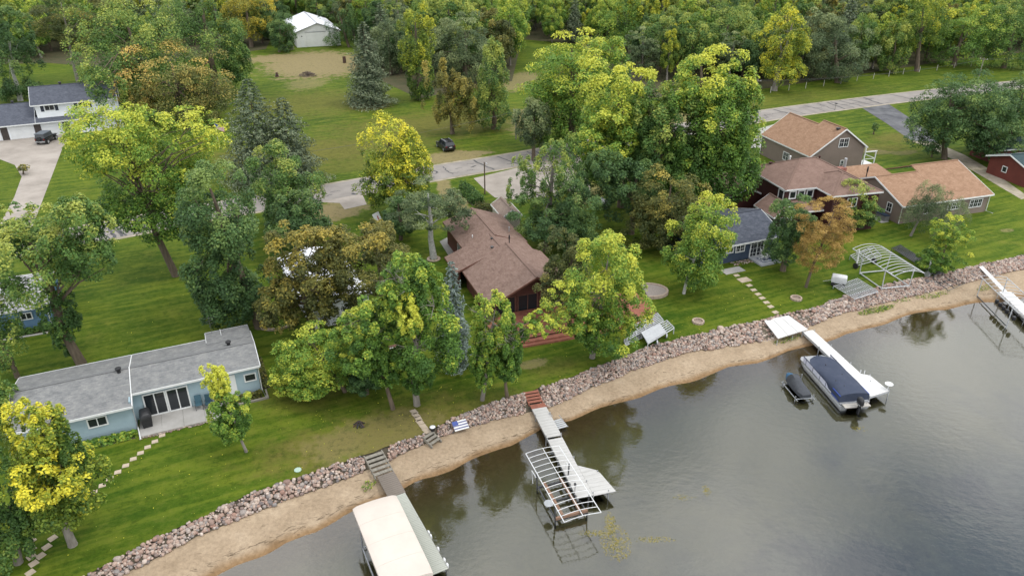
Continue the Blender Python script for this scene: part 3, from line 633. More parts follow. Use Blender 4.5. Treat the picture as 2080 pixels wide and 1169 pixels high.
tree('giant yellow topped cottonwood beyond the road', [(1160, 130, 92, 66, 0, .22), (1235, 140, 82, 60, 2, .08), (1115, 225, 62, 66, -1, -.02), (1180, 210, 90, 76, 0, -.02)], 'lime', base=(1165, 306), yel=-.06, ytop=.2, leaves=18000, ls=.52, tr=.6)
tree('deep green cottonwood bough mass with yellow crown above the road', [(1255, 205, 74, 66, 0, .3), (1240, 270, 62, 46, -3, .2), (1225, 315, 66, 56, 0, -.15), (1290, 290, 62, 80, 1, -.12)], 'lime', base=(1262, 420), yel=-.08, ytop=.16, leaves=20000, ls=.46, tr=.5)
tree('towering green cottonwood with yellow top by the tan garage', [(1420, 165, 92, 66, 0, .26), (1470, 240, 76, 92, -1, -.06), (1390, 270, 76, 90, -1, -.08), (1500, 190, 48, 60, 0, .04), (1455, 340, 72, 62, -2, -.18), (1505, 320, 42, 75, -2, -.14), (1385, 350, 60, 55, -2, -.2)], 'lime', base=(1440, 428), yel=-.08, ytop=.18, leaves=30000, ls=.44, tr=.6)
tree('deep green tree filling the space between the two cottonwoods', [(1335, 290, 62, 85), (1340, 370, 58, 60, -1), (1368, 245, 46, 58, 2), (1308, 225, 42, 55, 2)], 'green', base=(1345, 440), yel=-.06, ytop=.14, leaves=15000, ls=.42)
tree('dark green tree shading the propane tank', [(1290, 380, 62, 56), (1225, 360, 52, 52)], 'dark', hc=6, leaves=11000, ls=.36, yel=-.06)
tree('blue green round tree by the road verge', [(1085, 250, 40, 46)], 'grey', hc=6, leaves=5000, ls=.4)
tree('olive green tree with tan leaf tips beside the lime maple', [(1360, 405, 66, 66, 0, .08), (1330, 455, 52, 52, -.5, -.05), (1395, 460, 40, 60, .5, -.1)], 'olive', hc=6.2, yel=-.14, ytop=.16, leaves=12500, ls=.33)
tree('bright lime maple with slim white trunk beside the navy cottage', [(1440, 460, 54, 55, 0, .1), (1415, 520, 58, 58, 0, .04)], 'lime', base=(1389, 596), yel=.0, ytop=.14, leaves=12500, ls=.3, bark=M_barkwhite, tr=.15)
tree('dark crabapple in front of the navy cottage porch', [(1610, 450, 62, 48), (1595, 495, 48, 42)], 'dark', base=(1590, 549), leaves=9500, ls=.28, yel=.0, bark=M_bark, gap=.08)
tree('rusty orange larch on the cottage lawn', [(1690, 450, 54, 48, 0, .06), (1665, 500, 58, 46)], 'larch', base=(1637, 583), yel=.16, ytop=.12, leaves=13000, ls=.22, style='feather', asp=.35, bark=M_bark, tr=.15)
tree('mottled green tree hugging the dark red house corner', [(1740, 400, 46, 38, 0, .18), (1738, 450, 42, 50)], 'green', hc=4, leaves=7500, ls=.3, yel=.05)
tree('grey green weeping willow with crooked trunk at the tan ranch', [(1890, 410, 52, 40), (1900, 440, 62, 30)], 'grey', base=(1850, 479), leaves=9000, ls=.26, style='willow', asp=.3, bark=M_barkgrey, tr=.14, gap=.1)
tree('small feathery yellow green tree near the rock bank and boat racks', [(1928, 470, 34, 32, 0, .2), (1905, 515, 44, 36)], 'lime', base=(1905, 556), leaves=8000, ls=.25, style='feather', yel=-.03, bark=M_bark, tr=.1)
tree('wide dark oak with brown leaf tips by the asphalt drive', [(1925, 215, 72, 55), (1990, 200, 70, 50), (1900, 260, 50, 42, -1), (2010, 260, 72, 50, -1), (1960, 235, 70, 50), (2020, 300, 48, 32, -2)], 'dark', base=(1918, 323), yel=-.02, ytop=.1, leaves=22000, ls=.4, tr=.42)
tree('dense dark oak leaning over the red house at the gravel drive', [(2070, 215, 60, 55), (2050, 275, 62, 42)], 'dark', hc=8, leaves=9500, ls=.4)
spruce('tall blue green spruce alone on the far lawn', (741, 42), (752, 214), 48, 'spruce', 12000, .45)
tree('narrow yellow aspen in the hedge row behind the far lawn', [(845, 75, 34, 58, 0, .1), (850, 150, 32, 48, 0, -.12)], 'gold', base=(850, 203), yel=-.12, ytop=.1, leaves=8000, ls=.48)
tree('soft teal green tree behind the lone blue green spruce', [(790, 100, 38, 58)], 'grey', hc=6, leaves=5500, ls=.48)
tree('mustard brown maple at the far lawn edge', [(905, 185, 40, 56), (945, 205, 36, 48)], 'olive', base=(919, 272), yel=.12, ytop=.05, leaves=9000, ls=.42)
tree('large silvery green willow in the hedge row', [(945, 95, 72, 62), (900, 110, 45, 60)], 'grey', hc=8, leaves=12000, ls=.5, style='feather')
tree('leafy green boxelder with thin trunk at the hedge row end', [(1000, 150, 46, 62, 0, .12), (1000, 215, 46, 42)], 'green', base=(1003, 262), leaves=9000, ls=.42, yel=.04)
tree('yellow ash with long pale trunk at the roadside wood edge', [(1605, 75, 58, 55, 0, .12), (1590, 135, 48, 28, -1, .12)], 'gold', base=(1573, 184), yel=.0, ytop=.05, leaves=8500, ls=.5, bark=M_barkgrey, gap=.1)
tree('round dark green willow at the roadside wood edge', [(1690, 100, 72, 62)], 'grey', base=(1700, 168), leaves=9500, ls=.48, yel=-.06)
tree('bright narrow green boxelder at the roadside wood edge', [(1815, 95, 36, 45)], 'green', base=(1812, 148), leaves=5500, ls=.45, yel=.08)
tree('tall yellow green ash with leaning trunk at the roadside wood edge', [(1870, 40, 48, 48)], 'gold', base=(1862, 145), leaves=6000, ls=.5, yel=-.1, gap=.1)
tree('wide pale green willow at the roadside wood edge', [(1950, 85, 72, 46), (2000, 60, 50, 45)], 'lime', hc=6, leaves=9000, ls=.48, yel=-.08, style='feather')
tree('heavy green maple at the end of the roadside wood', [(2055, 80, 56, 66)], 'green', hc=7, leaves=7000, ls=.5)
tree('green maple in the wood behind the giant cottonwoods', [(1475, 80, 66, 60), (1540, 130, 40, 40)], 'green', hc=8, leaves=9500, ls=.5, ytop=.1)
spruce('pointed dark spruce in the wood behind the giant cottonwoods', (1345, 15), (1346, 100), 22, 'spruce', 3500, .55)
tree('pale lime poplar clump in the wood behind the giant cottonwoods', [(1275, 45, 60, 52)], 'lime', hc=9, leaves=7000, ls=.55, yel=-.04)

tree('dark green tree leaning against the pole barn left wall', [(572, 72, 28, 40)], 'dark', base=(568, 106), leaves=4500, ls=.5)
tree('thin green tree reaching over the pole barn roof', [(690, 48, 32, 42), (715, 60, 22, 45)], 'dark', base=(709, 96), leaves=5500, ls=.42, gap=.2, style='loose')
# ---- the wood behind: a few kinds of tree, each placed as an individual
KINDS = [
 ('green', 0, .16, 'round', 4.6, 4.6, 7.4, 'round green forest tree in the wood beyond the road'), ('lime', .02, .18, 'round', 4.4, 4.8, 7.6, 'light yellow green forest tree in the wood beyond the road'),
 ('dark', 0, .1, 'round', 4.8, 4.4, 7.0, 'dark green forest tree in the wood beyond the road'), ('gold', -.02, .16, 'loose', 3.8, 4.8, 7.6, 'golden yellow forest tree in the wood beyond the road'),
 ('olive', -.12, .12, 'round', 4.2, 4.2, 7.0, 'dull olive forest tree in the wood beyond the road'), ('green', .1, .16, 'feather', 4.8, 5.0, 8, 'tall feathery green forest tree in the wood beyond the road'),
 ('lime', -.12, .14, 'loose', 4.4, 4.4, 7, 'fresh green forest tree in the wood beyond the road'), ('grey', 0, .12, 'feather', 5.0, 4.4, 7, 'greyish green forest tree in the wood beyond the road')]
FOR = []
for k, (pal, yl, yt, sty, Rr, Rv, zc, lab) in enumerate(KINDS):
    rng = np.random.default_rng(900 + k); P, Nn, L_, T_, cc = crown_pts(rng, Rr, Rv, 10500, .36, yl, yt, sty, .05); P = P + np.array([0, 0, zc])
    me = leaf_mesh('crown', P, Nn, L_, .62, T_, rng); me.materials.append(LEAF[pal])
    tm = trunk_mb((0, 0, 0), (0, 0, zc + 2), .26, cc[:7] * .8 + [0, 0, zc], random.Random(k)).build('trunk', M_barkgrey if k % 2 else M_bark, None, True)
    tme = tm.data; bpy.data.objects.remove(tm); FOR.append((me, tme, lab))
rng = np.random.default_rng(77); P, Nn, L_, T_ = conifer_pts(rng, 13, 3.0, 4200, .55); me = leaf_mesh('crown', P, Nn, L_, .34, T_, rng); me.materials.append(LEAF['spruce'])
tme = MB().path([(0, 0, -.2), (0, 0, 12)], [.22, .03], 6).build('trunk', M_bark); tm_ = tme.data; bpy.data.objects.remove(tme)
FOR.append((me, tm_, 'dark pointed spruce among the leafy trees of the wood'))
def in_wood(px, py):
    if py > 190 or py < -60: return False
    if px < 90: return py < 118
    if px < 240: return py < 106
    if px < 545: return py < 92
    if px < 735: return py < 92 if not (572 < px < 712) else py < 70
    if px < 780: return py < 90
    if px < 1045: return py < 150
    if px < 1120: return py < 72
    if px < 1300: return py < 90
    if px < 1500: return py < 165
    return py < 176 - (px - 1500) * .125
pts = []; rf = random.Random(5); cell = {}
for _ in range(14000):
    y = rf.uniform(135, 400); x = rf.uniform(-.78 * y - 20, .78 * y + 20); px, py = project(x, y, LAWN)
    if not in_wood(px, py): continue
    md = 5.4 if y < 260 else 7.0
    if abs((x + 62.3) * .934 + (y - 239.7) * .358) < 10 and abs(-(x + 62.3) * .358 + (y - 239.7) * .934) < 19: continue
    k = (int(x // 8), int(y // 8)); ok = True
    for i in (-1, 0, 1):
        for j in (-1, 0, 1):
            for q in cell.get((k[0] + i, k[1] + j), ()):
                if (q[0] - x) ** 2 + (q[1] - y) ** 2 < md * md: ok = False
    if ok: cell.setdefault(k, []).append((x, y)); pts.append((x, y))
pts.sort(key=lambda q: q[1])
def pick(x, y, r_):
    v = math.sin(x * .045 + 1.3) + math.sin(y * .06 + x * .02); q = r_.random()
    if q < .07: return 8
    if q < .15: return 3
    if v > .5: return r_.choice((1, 1, 6, 5, 0, 3))
    if v < -.6: return r_.choice((2, 2, 0, 7, 4))
    return r_.choice((0, 5, 6, 7, 1, 4, 2))
first = {}
near_pts, far_pts = pts[:330], pts[330:]
for (x, y) in near_pts:
    k = pick(x, y, rf); cm, tm, lab = FOR[k]; s = rf.uniform(.78, 1.25)
    o = thing('spruce_tree' if k == 8 else 'forest_tree', (x, y, LAWN), rf.uniform(0, 6.3), lab, 'conifer' if k == 8 else 'tree', lab.split(' in the')[0].split(' among')[0] + 's of the wood')
    o.scale = (s * rf.uniform(.85, 1.1), s * rf.uniform(.85, 1.1), s * rf.uniform(.9, 1.2))
    a = link('crown', cm, None, o); b = link('trunk', tm, None, o); first.setdefault(k, (a, b))
# the wood's farther depth: one mass
me = bpy.data.meshes.new('far_wood'); me.vertices.add(len(far_pts)); me.vertices.foreach_set('co', np.array([(x, y, LAWN) for x, y in far_pts], np.float32).ravel())
ks = [k for k in sorted(first)]
ai = me.attributes.new('pick', 'INT', 'POINT'); ai.data.foreach_set('value', np.array([ks.index(k) if (k := pick(x, y, rf)) in ks else 0 for x, y in far_pts], np.int32))
asz = me.attributes.new('size', 'FLOAT', 'POINT'); asz.data.foreach_set('value', np.array([rf.uniform(.85, 1.35) for _ in far_pts], np.float32))
arz = me.attributes.new('turn', 'FLOAT_VECTOR', 'POINT'); arz.data.foreach_set('vector', np.array([(0, 0, rf.uniform(0, 6.3)) for _ in far_pts], np.float32).ravel())
fo = link('far_wood', me); tag(fo, 'distant mass of mixed green and yellow treetops at the back of the wood', 'woods', kind='stuff')
ng = bpy.data.node_groups.new('far_wood', 'GeometryNodeTree'); ng.interface.new_socket('Geometry', in_out='INPUT', socket_type='NodeSocketGeometry'); ng.interface.new_socket('Geometry', in_out='OUTPUT', socket_type='NodeSocketGeometry')
gi = ng.nodes.new('NodeGroupInput'); go = ng.nodes.new('NodeGroupOutput'); m2p = ng.nodes.new('GeometryNodeMeshToPoints'); ng.links.new(gi.outputs[0], m2p.inputs[0]); jo = ng.nodes.new('GeometryNodeJoinGeometry')
def named(nm_, ty):
    a = ng.nodes.new('GeometryNodeInputNamedAttribute'); a.data_type = ty; a.inputs[0].default_value = nm_; return a.outputs[0]
for part in (0, 1):
    gti = ng.nodes.new('GeometryNodeGeometryToInstance')
    for k in reversed(ks):
        oi = ng.nodes.new('GeometryNodeObjectInfo'); oi.inputs[0].default_value = first[k][part]; oi.transform_space = 'ORIGINAL'; ng.links.new(oi.outputs['Geometry'], gti.inputs[0])
    ip = ng.nodes.new('GeometryNodeInstanceOnPoints'); ip.inputs['Pick Instance'].default_value = True
    ng.links.new(m2p.outputs[0], ip.inputs['Points']); ng.links.new(gti.outputs[0], ip.inputs['Instance']); ng.links.new(named('pick', 'INT'), ip.inputs['Instance Index'])
    ng.links.new(named('size', 'FLOAT'), ip.inputs['Scale']); ng.links.new(named('turn', 'FLOAT_VECTOR'), ip.inputs['Rotation']); ng.links.new(ip.outputs[0], jo.inputs[0])
ng.links.new(jo.outputs[0], go.inputs[0]); md_ = fo.modifiers.new('trees', 'NODES'); md_.node_group = ng

# ------------------------------------------------------------------ house kit
def uvslab(name, poly, th, m, parent, eave):
    """planar roof slope; poly CCW from above; eave = (a, b) gives the course direction"""
    poly = [Vector(p) for p in poly]; nrm = Vector((0, 0, 0))
    for i in range(len(poly)): nrm += poly[i].cross(poly[(i + 1) % len(poly)])
    if nrm.z < 0: poly = poly[::-1]; nrm = -nrm
    nrm.normalize(); u = (Vector(eave[1]) - Vector(eave[0])).normalized(); v = nrm.cross(u)
    n = len(poly); vs = poly + [p - nrm * th for p in poly]
    fs = [tuple(range(n)), tuple(range(n, 2 * n))[::-1]] + [(i, n + i, n + (i + 1) % n, (i + 1) % n) for i in range(n)]
    me = bpy.data.meshes.new(name); me.from_pydata([tuple(p) for p in vs], [], fs); uv = me.uv_layers.new()
    for lp in me.loops: p = me.vertices[lp.vertex_index].co; uv.data[lp.index].uv = (p.dot(u), p.dot(v))
    return link(name, me, m, parent)
class Wall:
    """vertical wall from a to b in plan (outward on the right hand), boards lapped as real courses"""
    def __init__(s, root, a, b, prof, m, lap=.2, z0=-.05, name='wall'):
        s.root = root; s.a = Vector((a[0], a[1], 0)); s.b = Vector((b[0], b[1], 0)); d = s.b - s.a; s.L = d.length; s.d = d.normalized(); s.n = Vector((s.d.y, -s.d.x, 0))
        if isinstance(prof, (int, float)): prof = [(0, prof), (s.L, prof)]
        mb = MB(); zt = max(z for _, z in prof); k = int(math.ceil((zt - z0) / lap))
        def ext(z):
            xs_ = []
            if z <= prof[0][1]: xs_.append(0)
            if z <= prof[-1][1]: xs_.append(s.L)
            for (s0, h0), (s1, h1) in zip(prof, prof[1:]):
                if (h0 - z) * (h1 - z) < 0: xs_.append(s0 + (s1 - s0) * (z - h0) / (h1 - h0))
            return (min(xs_), max(xs_)) if len(xs_) > 1 else None
        for i in range(k):
            za = z0 + i * lap; zb = min(za + lap, zt); ea = ext(za + .001); eb = ext(zb - .001)
            if not ea: continue
            if not eb: eb = ((ea[0] + ea[1]) / 2,) * 2
            p = [s.P(ea[0], za, .03), s.P(ea[1], za, .03), s.P(eb[1], zb, .004), s.P(eb[0], zb, .004), s.P(ea[0], za, -.12), s.P(ea[1], za, -.12), s.P(eb[1], zb, -.12), s.P(eb[0], zb, -.12)]
            mb.add(p, [(0, 1, 2, 3), (4, 7, 6, 5), (0, 4, 5, 1), (1, 5, 6, 2), (3, 2, 6, 7), (0, 3, 7, 4)])
        s.o = mb.build(name, m, root)
    def P(s, t, z, off): return s.a + s.d * t + s.n * off + Vector((0, 0, z))
    def bx(s, mb, t0, t1, z0, z1, o0, o1):
        vs = [s.P(t, z, o) for t in (t0, t1) for z in (z0, z1) for o in (o0, o1)]
        mb.add(vs, [(0, 1, 3, 2), (4, 6, 7, 5), (0, 4, 5, 1), (2, 3, 7, 6), (0, 2, 6, 4), (1, 5, 7, 3)])
    def window(s, t, z, w, h, panes=2, m=None, fr=.09, gm=None, name='window', grid=0):
        mb = MB(); m = m or M_white
        for q in ((t, t + w, z, z + fr), (t, t + w, z + h - fr, z + h), (t, t + fr, z + fr, z + h - fr), (t + w - fr, t + w, z + fr, z + h - fr)): s.bx(mb, *q, -.02, .085)
        for k in range(1, panes): c = t + w * k / panes; s.bx(mb, c - fr * .4, c + fr * .4, z + fr, z + h - fr, -.02, .075)
        if grid:
            for k in range(1, grid): c = z + h * k / grid; s.bx(mb, t + fr, t + w - fr, c - .015, c + .015, .05, .07)
            for k in range(panes):
                c = t + w * (k + .5) / panes; s.bx(mb, c - .012, c + .012, z + fr, z + h - fr, .05, .07)
        o = mb.build(name, m, s.root)
        for k in range(panes):
            g = MB(); t0 = t + w * k / panes; t1 = t + w * (k + 1) / panes
            s.bx(g, max(t0, t + fr) + .005, min(t1, t + w - fr) - .005, z + fr, z + h - fr, .0, .045); g.build('pane', gm or M_glass, o)
        return o
    def slab(s, name, t0, t1, z0, z1, o0, o1, m):
        mb = MB(); s.bx(mb, t0, t1, z0, z1, o0, o1); return mb.build(name, m, s.root)
def fascia(root, segs, m, ht=.18, th=.05, name='fascia'):
    mb = MB()
    for a, b in segs: mb.beam(a, b, th, ht)
    return mb.build(name, m, root)
def gable(root, u0, u1, f, r, b, m, trim=M_white, th=.1, rake=True):
    """roof along u from front eave f=(v,z) over ridge r to back eave b"""
    uvslab('roof_slope', [(u0, f[0], f[1]), (u1, f[0], f[1]), (u1, r[0], r[1]), (u0, r[0], r[1])], th, m, root, ((u0, 0, 0), (u1, 0, 0)))
    uvslab('roof_slope', [(u0, r[0], r[1] - .002), (u1, r[0], r[1] - .002), (u1, b[0], b[1]), (u0, b[0], b[1])], th, m, root, ((u0, 0, 0), (u1, 0, 0)))
    cap = MB(); nn = max(2, int((u1 - u0) / .3))
    for k in range(nn):
        a = u0 + (u1 - u0) * k / nn; cap.box((a + .16, r[0], r[1] + .015), (.3, .26, .03), 0, R(-2))
    cap.build('ridge_cap', m, root)
    e = .03; sg = [((u0, f[0] - e, f[1] - .08), (u1, f[0] - e, f[1] - .08)), ((u0, b[0] + e, b[1] - .08), (u1, b[0] + e, b[1] - .08))]
    if rake:
        for u, q in ((u0, -e), (u1, e)): sg += [((u + q, f[0], f[1] - .09), (u + q, r[0], r[1] - .09)), ((u + q, r[0], r[1] - .09), (u + q, b[0], b[1] - .09))]
    fascia(root, sg, trim)
def hip(root, x0, x1, y0, y1, ze, zr, m, trim=M_white, axis='x', th=.1):
    w = (y1 - y0) / 2 if axis == 'x' else (x1 - x0) / 2
    if axis == 'x': A, B = (x0 + w, (y0 + y1) / 2, zr), (x1 - w, (y0 + y1) / 2, zr)
    else: A, B = ((x0 + x1) / 2, y0 + w, zr), ((x0 + x1) / 2, y1 - w, zr)
    c = [(x0, y0, ze), (x1, y0, ze), (x1, y1, ze), (x0, y1, ze)]
    if axis == 'x': ps = [[c[0], c[1], B, A], [c[1], c[2], B], [c[2], c[3], A, B], [c[3], c[0], A]]
    else: ps = [[c[0], c[1], A], [c[1], c[2], B, A], [c[2], c[3], B], [c[3], c[0], A, B]]
    for p in ps: uvslab('roof_slope', p, th, m, root, (p[0], p[1]))
    cap = MB()
    for a, b in ((A, B), (A, c[0]), (A, c[3] if axis == 'x' else c[1]), (B, c[1] if axis == 'x' else c[3]), (B, c[2])): cap.beam(Vector(a) + Vector((0, 0, .01)), Vector(b) + Vector((0, 0, .01)), .24, .05)
    cap.build('ridge_cap', m, root)
    fascia(root, [(tuple(Vector(c[i]) - Vector((0, 0, .09))), tuple(Vector(c[(i + 1) % 4]) - Vector((0, 0, .09)))) for i in range(4)], trim)
def vent(root, p, r=.2, h=.45, m=None, name='roof_vent'):
    return MB().lathe(p, [(r * .7, -.2), (r * .7, h * .5), (r * 1.1, h * .55), (r * 1.15, h * .8), (r * .6, h)], 12).build(name, m or M_black, root, True)
def spout(root, pts, name='downspout', r=.05): return MB().path(pts, r, 6).build(name, M_white, root, True)

SH_grey = shingles('shingle_grey', (0.13, 0.132, 0.134), (0.19, 0.192, 0.19), (0.27, 0.265, 0.25))
SH_slate = shingles('shingle_slate', (0.055, 0.06, 0.075), (0.08, 0.087, 0.108), (0.11, 0.118, 0.14))
SH_navy = shingles('shingle_charcoal', (.045, .05, .062), (.07, .078, .098), (.12, .125, .145))
SH_brown = shingles('shingle_brown', (0.135, 0.088, 0.07), (0.19, 0.128, 0.103), (0.25, 0.175, 0.145))
SH_rose = shingles('shingle_rose', (.15, .097, .078), (.19, .125, .10), (.235, .155, .128))
SH_tan = shingles('shingle_tan', (0.2, 0.118, 0.072), (0.265, 0.162, 0.103), (0.33, 0.215, 0.145))
SH_green = shingles('shingle_green', (.03, .05, .055), (.045, .07, .075), (.07, .095, .1))
SH_shed = shingles('shingle_shed', (.16, .12, .10), (.22, .17, .14), (.28, .22, .18))
M_bluesiding = mat('blue_siding', (.29, .375, .41), (.25, .335, .37), .8, .6)
M_bluesiding2 = mat('deep_blue_siding', (.10, .185, .28), (.085, .16, .245), .8, .6)
M_redsiding = mat('dark_red_siding', (.05, .014, .012), (.036, .010, .009), .8, .65)
M_tansiding = mat('taupe_siding', (.185, .145, .118), (.16, .126, .103), .8, .65)
M_navysiding = mat('navy_siding', (.04, .06, .095), (.032, .048, .078), .8, .6)
M_whitesiding = mat('white_siding', (.72, .74, .76), (.66, .68, .70), .8, .6)
M_brownsiding = mat('brown_siding', (.10, .035, .025), (.07, .026, .02), .8, .65)
M_deck = mat('red_cedar_deck', (.30, .115, .075), (.20, .075, .05), 2, .75, 0, .2)
M_greywood = mat('weathered_wood', (.27, .25, .21), (.17, .155, .13), 2.5, .9, 0, .3, 12, 5, .2, (.4, 3, 1))
M_brick = mat('brick', (.30, .13, .10), (.20, .085, .065), 6, .9, 0, .3, 20)

# ------------------------------------------------------------------ A: blue ranch house on the lake lawn
TH = R(24.8)
H1 = thing('ranch_house', (-20.39, 49.93, LAWN), TH, 'long light blue ranch house with grey shingle roof and lakeside patio', 'house')
gable(H1, -17.4, -9.38, (-1.3, 2.27), (2.9, 3.2), (6.3, 2.42), SH_grey)
gable(H1, -9.34, 0.05, (-.02, 2.56), (2.9, 3.203), (6.3, 2.42), SH_grey)
uvslab('roof_slope', [(-3.55, 4.6, 2.84), (.03, 4.6, 2.84), (.03, 7.95, 2.2), (-3.55, 7.95, 2.2)], .1, SH_grey, H1, ((-3.5, 0, 0), (0, 0, 0)))
fascia(H1, [((-3.58, 5.2, 2.66), (-3.58, 7.95, 2.12)), ((-3.55, 7.98, 2.12), (.03, 7.98, 2.12)), ((-2.3, 6.4, 2.53), (-2.3, 7.9, 2.25))], M_white, .14)
wl = Wall(H1, (-17.1, -.95), (-9.45, -.95), 2.25, M_bluesiding)
Wall(H1, (-9.45, -.95), (-9.45, .25), 2.5, M_bluesiding)
wf = Wall(H1, (-9.45, .25), (-.2, .25), 2.62, M_bluesiding)
we = Wall(H1, (-.2, .25), (-.2, 6.1), [(0, 2.5), (2.65, 3.1), (5.85, 2.4)], M_bluesiding)
Wall(H1, (-.2, 6.1), (-17.1, 6.1), 2.4, M_bluesiding); Wall(H1, (-.2, 6.1), (-.2, 7.7), 2.15, M_bluesiding); Wall(H1, (-.2, 7.7), (-3.3, 7.7), 2.15, M_bluesiding); Wall(H1, (-3.3, 7.7), (-3.3, 6.1), 2.15, M_bluesiding)
Wall(H1, (-17.1, 6.1), (-17.1, -.95), [(0, 2.35), (3.2, 3.1), (7.05, 2.2)], M_bluesiding)
wl.window(4.55, 1.0, 1.35, .85, 2); wl.window(1.2, 1.0, 1.3, .85, 2)
wf.window(.7, .06, 1.62, 2.05, 2, fr=.1, name='sliding_door'); wf.window(2.34, .06, 1.62, 2.05, 2, fr=.1, name='sliding_door')
wf.window(5.75, 1.1, .8, 1.0, 1); wf.slab('door', 6.6, 7.5, .05, 2.1, 0, .07, M_white); wf.window(8.15, 1.15, .95, .75, 1)
vent(H1, (-10.1, 2.6, 3.2), .2, .42); vent(H1, (-1.9, 3.3, 3.15), .2, .42)
fascia(H1, [((-9.36, -1.3, 2.3), (-9.36, 2.9, 3.24))], M_white, .1, .06, 'rake_trim')
spout(H1, [(-9.4, -1.35, 2.2), (-9.42, -1.05, 2.0), (-9.4, -1.05, .15), (-9.25, -2.6, .1)]); spout(H1, [(.02, -.05, 2.5), (-.1, .12, 2.3), (-.1, .1, .12), (.05, -.8, .08)])
MB().path([(-3.0, 6.9, 2.6), (-3.0, 6.9, 4.3)], .02, 5).path([(-3.4, 6.9, 4.1), (-2.6, 6.9, 4.1)], .012, 4).path([(-3.3, 6.8, 3.85), (-2.7, 7.0, 3.85)], .012, 4).path([(-3.25, 6.9, 3.6), (-2.75, 6.9, 3.6)], .012, 4).build('antenna', M_darksteel, H1)
def loc1(u, v, z=0): return H1.matrix_basis @ Vector((u, v, z)) if False else Vector((-20.39 + u * math.cos(TH) - v * math.sin(TH), 49.93 + u * math.sin(TH) + v * math.cos(TH), LAWN + z))
# patio: slabs with joints
pat = thing('patio', loc1(-6.3, -1.1), TH, 'pale concrete patio with scored joints in front of the blue ranch house', 'patio')
for i in range(4): MB().bbox(-3.0 + i * 1.55, -3.0 + i * 1.55 + 1.535, -1.25, 1.3, -.1, .06).build('concrete_slab', M_concrete, pat)
edg = thing('stone_edging', loc1(-6.3, -2.45), TH, 'row of small river stones along the patio edge', 'edging')
es = random.Random(4)
for k in range(52):
    o = link('stone', PMESH[k % 10], None, edg); s_ = es.uniform(.05, .09); o.location = (-3.0 + k * .118, es.uniform(-.1, .12), .05); o.scale = (s_ * 1.2, s_, s_ * .8); o.rotation_euler = (0, 0, es.uniform(0, 6))
MB().bbox(-3, 3.1, .13, .17, -.05, .1).build('border_strip', M_greywood, edg)
# grill
g = thing('gas_grill', loc1(-8.75, -.75, .06), TH + .1, 'covered black gas grill in the patio corner', 'grill')
MB().loft([[(x * q, y * q2, z) for x, y in ((-.38, -.62), (.38, -.62), (.42, 0), (.38, .62), (-.38, .62), (-.42, 0))] for q, q2, z in ((.86, .9, .05), (.95, .98, .5), (1, 1, .85), (.85, .9, 1.08), (.5, .7, 1.22))]).build('cover', M_black, g, True)
for x in (-.25, .25):
    for y in (-.45, .45): MB().cyl((x, y, -.0), .05, .1, 8).build('wheel', M_rubber, g)
def patio_chair(p, rz, label, m):
    c = thing('patio_chair', p, rz, label, 'chair')
    MB().box((0, 0, .42), (.52, .5, .03)).build('seat', m, c); MB().box((0, .28, .75), (.5, .03, .62), 0, 0, R(-12)).build('backrest', m, c)
    for x in (-.26, .26):
        MB().path([(x, -.24, .64), (x, .24, .64)], .018, 5).build('armrest', M_darksteel, c)
        for y in (-.24, .24): MB().path([(x, y * 1.1, 0), (x, y, .64)], .016, 5).build('leg', M_darksteel, c)
    return c
M_sling = mat('teal_sling', (.05, .11, .14), (.04, .09, .12), 6, .7)
patio_chair(loc1(-4.95, -.3, .06), TH, 'teal sling chair close to the sliding doors', M_sling); patio_chair(loc1(-4.25, -.5, .06), TH - .15, 'teal sling chair with low back between patio chairs', mat('dark_sling', (.03, .07, .09), (.02, .05, .07), 6, .7)); patio_chair(loc1(-3.5, -.3, .06), TH + .1, 'dark sling chair partly behind the yellow topped tree', mat('black_sling', (.02, .03, .04), (.03, .04, .05), 6, .7))

# plants along the walls: leafy clumps
def clump(name, label, loc, rz, L_, W_, h, pal, n, ls, cat='plants', asp=.7, tint=.5):
    rng = np.random.default_rng(n + int(abs(loc[0]) * 10)); P = np.stack([rng.uniform(-L_ / 2, L_ / 2, n), rng.uniform(-W_ / 2, W_ / 2, n), rng.uniform(.02, 1, n) ** .7 * h], 1)
    e = 1 - (2 * np.abs(P[:, 0]) / L_) ** 6 * .6; P[:, 1] *= e; P[:, 2] *= (1 - (2 * np.abs(P[:, 1]) / W_) ** 2 * .6) * (.65 + .35 * np.sin(P[:, 0] * 5) ** 2)
    Nn = unit(rng.normal(size=(n, 3)) * .5 + [0, -.15, .8]); o = thing(name, loc, rz, label, cat)
    link('foliage', leaf_mesh('foliage', P, Nn, ls * rng.uniform(.7, 1.3, n), asp, tint + rng.normal(size=n) * .16, rng), LEAF[pal], o)
    MB().box((0, 0, .0), (L_ * .96, W_ * .9, .04)).build('soil', M_soil, o); return o
clump('hosta_bed', 'bright green hosta row under the ranch house window', loc1(-12.0, -1.75), TH, 5.0, 1.0, .45, 'lime', 900, .3, tint=.42)
clump('flower_bed', 'brown and green shrub bed at the ranch house right corner', loc1(-1.35, -.45), TH, 2.3, 1.0, .55, 'rust', 500, .2, tint=.3)
clump('side_shrubs', 'low dry creeper strip along the ranch house right wall', loc1(.25, 3.0), TH + R(90), 5.4, .7, .45, 'olive', 600, .18, tint=.35)
clump('garden_shrub', 'pale green shrub behind the ranch house', loc1(-9.3, 6.7), TH, 1.6, .8, .8, 'lime', 350, .2, tint=.65)
tb = thing('timber_border', loc1(-1.2, -1.1), TH, 'low brown timber edging round the corner flower bed', 'edging')
MB().bbox(-1.2, 1.3, -.08, .08, 0, .16).build('timber', M_greywood, tb); MB().bbox(1.302, 1.44, -.08, 1.2, 0, .16).build('timber', M_greywood, tb)

